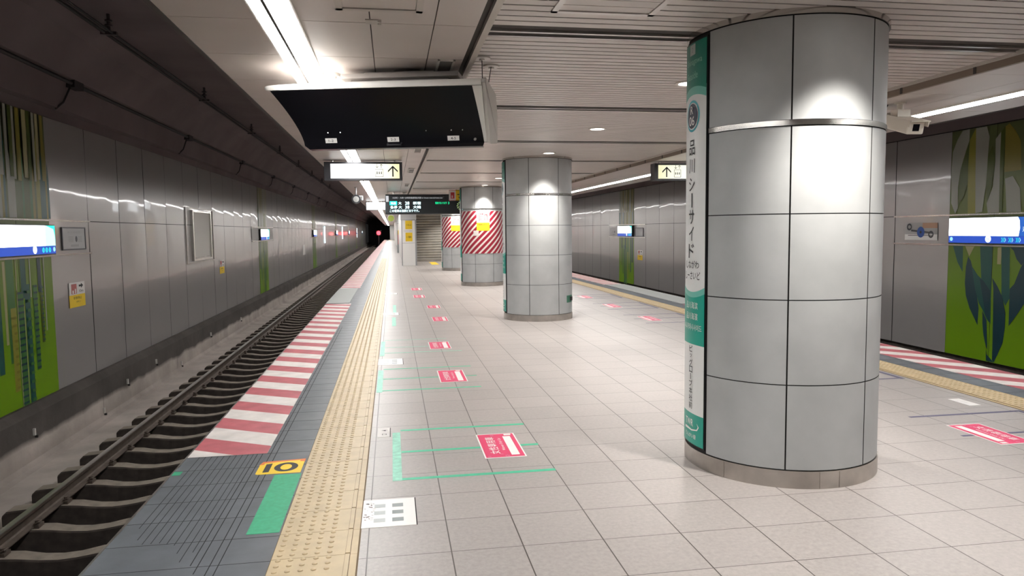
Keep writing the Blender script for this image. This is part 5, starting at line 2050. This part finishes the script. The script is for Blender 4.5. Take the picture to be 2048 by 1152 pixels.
def obox(mm, a0, a1, b0, b1, c0, c1):
    p = [cb(a, b_, c_) for c_ in (c0, c1) for (a, b_) in ((a0, b0), (a1, b0), (a1, b1), (a0, b1))]
    mm.add(p, [(0, 1, 2, 3), (7, 6, 5, 4), (0, 4, 5, 1), (1, 5, 6, 2), (2, 6, 7, 3), (3, 7, 4, 0)])


m = MB(); obox(m, -0.078, 0.078, -0.062, 0.056, -0.30, 0.17)
o = m.build('housing', M_CREAM, t)
bev = o.modifiers.new('bevel', 'BEVEL'); bev.width = 0.012; bev.segments = 2
m = MB(); obox(m, -0.088, 0.088, 0.058, 0.068, -0.31, 0.23); obox(m, -0.088, -0.081, 0.01, 0.06, -0.31, 0.21); obox(m, 0.081, 0.088, 0.01, 0.06, -0.31, 0.21)
m.build('sunshield', M_CREAM, t)
m = MB(); obox(m, -0.03, 0.03, -0.032, 0.03, 0.168, 0.173)
m.build('lens_window', M_GLASS, t)
m = MB(); m.tube([cb(0.0, -0.02, -0.30), cb(-0.03, 0.03, -0.36), (4.66, 6.42, 2.60), (4.66, 6.36, ZC)], 0.007, seg=6)
m.build('cable', M_FRAME, t)

# ------------------------------------------------------------------ small ceiling fittings


def hatch(x0, x1, y0, y1, z, label, mats, slats=False):
    t = thing('ceiling_hatch', ((x0 + x1) / 2, (y0 + y1) / 2, z), label, 'ceiling hatch')
    m = MB()
    w = 0.035
    for (a, c, e, f) in ((x0, x1, y0, y0 + w), (x0, x1, y1 - w, y1), (x0, x0 + w, y0, y1), (x1 - w, x1, y0, y1)):
        m.box((a, e, z - 0.008), (c, f, z + 0.0))
    m.build('frame', mats[0], t)
    m = MB()
    n = 5 if slats else 1
    p = (y1 - y0 - 2 * w - 0.008) / n
    for i in range(n):
        e = y0 + w + 0.004 + i * p
        m.box((x0 + w + 0.004, e + (0.009 if slats else 0), z - 0.002), (x1 - w - 0.004, e + p - (0.009 if slats else 0), z + 0.001))
    m.build('lid', mats[1], t)


hatch(-0.257, 0.186, 3.50, 3.955, ZC, 'square framed hatch in the panelled ceiling near the strip light', (M_BEAM, M_CEIL))
hatch(0.905, 1.50, 3.50, 4.10, ZS, 'square framed hatch in the slatted ceiling left of the nearest column', (M_ALU, M_SLAT), True)
for k, (yy, lab) in enumerate(((5.5, 'square-ended ceiling vent beside the monitor cabinet bracket'), (10.3, 'ceiling vent above the large guide sign'), (14.0, 'ceiling vent just beyond the large guide sign'), (18.42, 'third ceiling vent along the trim, before the departure board'), (22.2, 'farthest ceiling vent along the trim'))):
    t = thing('ceiling_vent', (0.39, yy, ZC - 0.01), lab, 'ceiling vent', 'ceiling vents along the left trim')
    w, l = 0.058, 0.5
    m = MB()
    for (a, c, e, f) in ((-w, w, -l, -l + 0.014), (-w, w, l - 0.014, l), (-w, -w + 0.014, -l, l), (w - 0.014, w, -l, l), (-w, w, -0.006, 0.006)):
        m.box((0.39 + a, yy + e, ZC - 0.012), (0.39 + c, yy + f, ZC))
    m.build('frame', M_CABW, t)
    m = MB(); m.box((0.39 - w + 0.014, yy - l + 0.014, ZC - 0.004), (0.39 + w - 0.014, yy + l - 0.014, ZC + 0.001)); m.build('grille', mat('vent_grey', (0.17, 0.16, 0.15), 0.5), t)
t = thing('smoke_detector', (-0.405, 5.56, ZC - 0.03), 'round smoke detector beside the strip light, left of the cabinet bracket', 'smoke detector')
m = MB(); m.cyl((-0.405, 5.56, ZC - 0.018), 0.06, 0.018, seg=24, r2=0.065); m.build('base', M_CABW, t)
m = MB(); m.cyl((-0.405, 5.56, ZC - 0.034), 0.03, 0.018, seg=16, r2=0.04); m.build('sensor', M_CABW, t)
m = MB(); m.box((-0.115, 4.12, ZC - 0.006), (-0.045, 4.20, ZC)); m.box((-0.05, 4.13, ZC - 0.012), (-0.03, 4.15, ZC)); m.box((-0.05, 4.175, ZC - 0.012), (-0.03, 4.195, ZC))
tag(m.build('ceiling_clip', M_BEAM), 'small clip plate on a ceiling panel joint above the cabinet', 'ceiling clip')

# clean helper props
for o in bpy.data.objects:
    if '_base' in o:
        del o['_base']
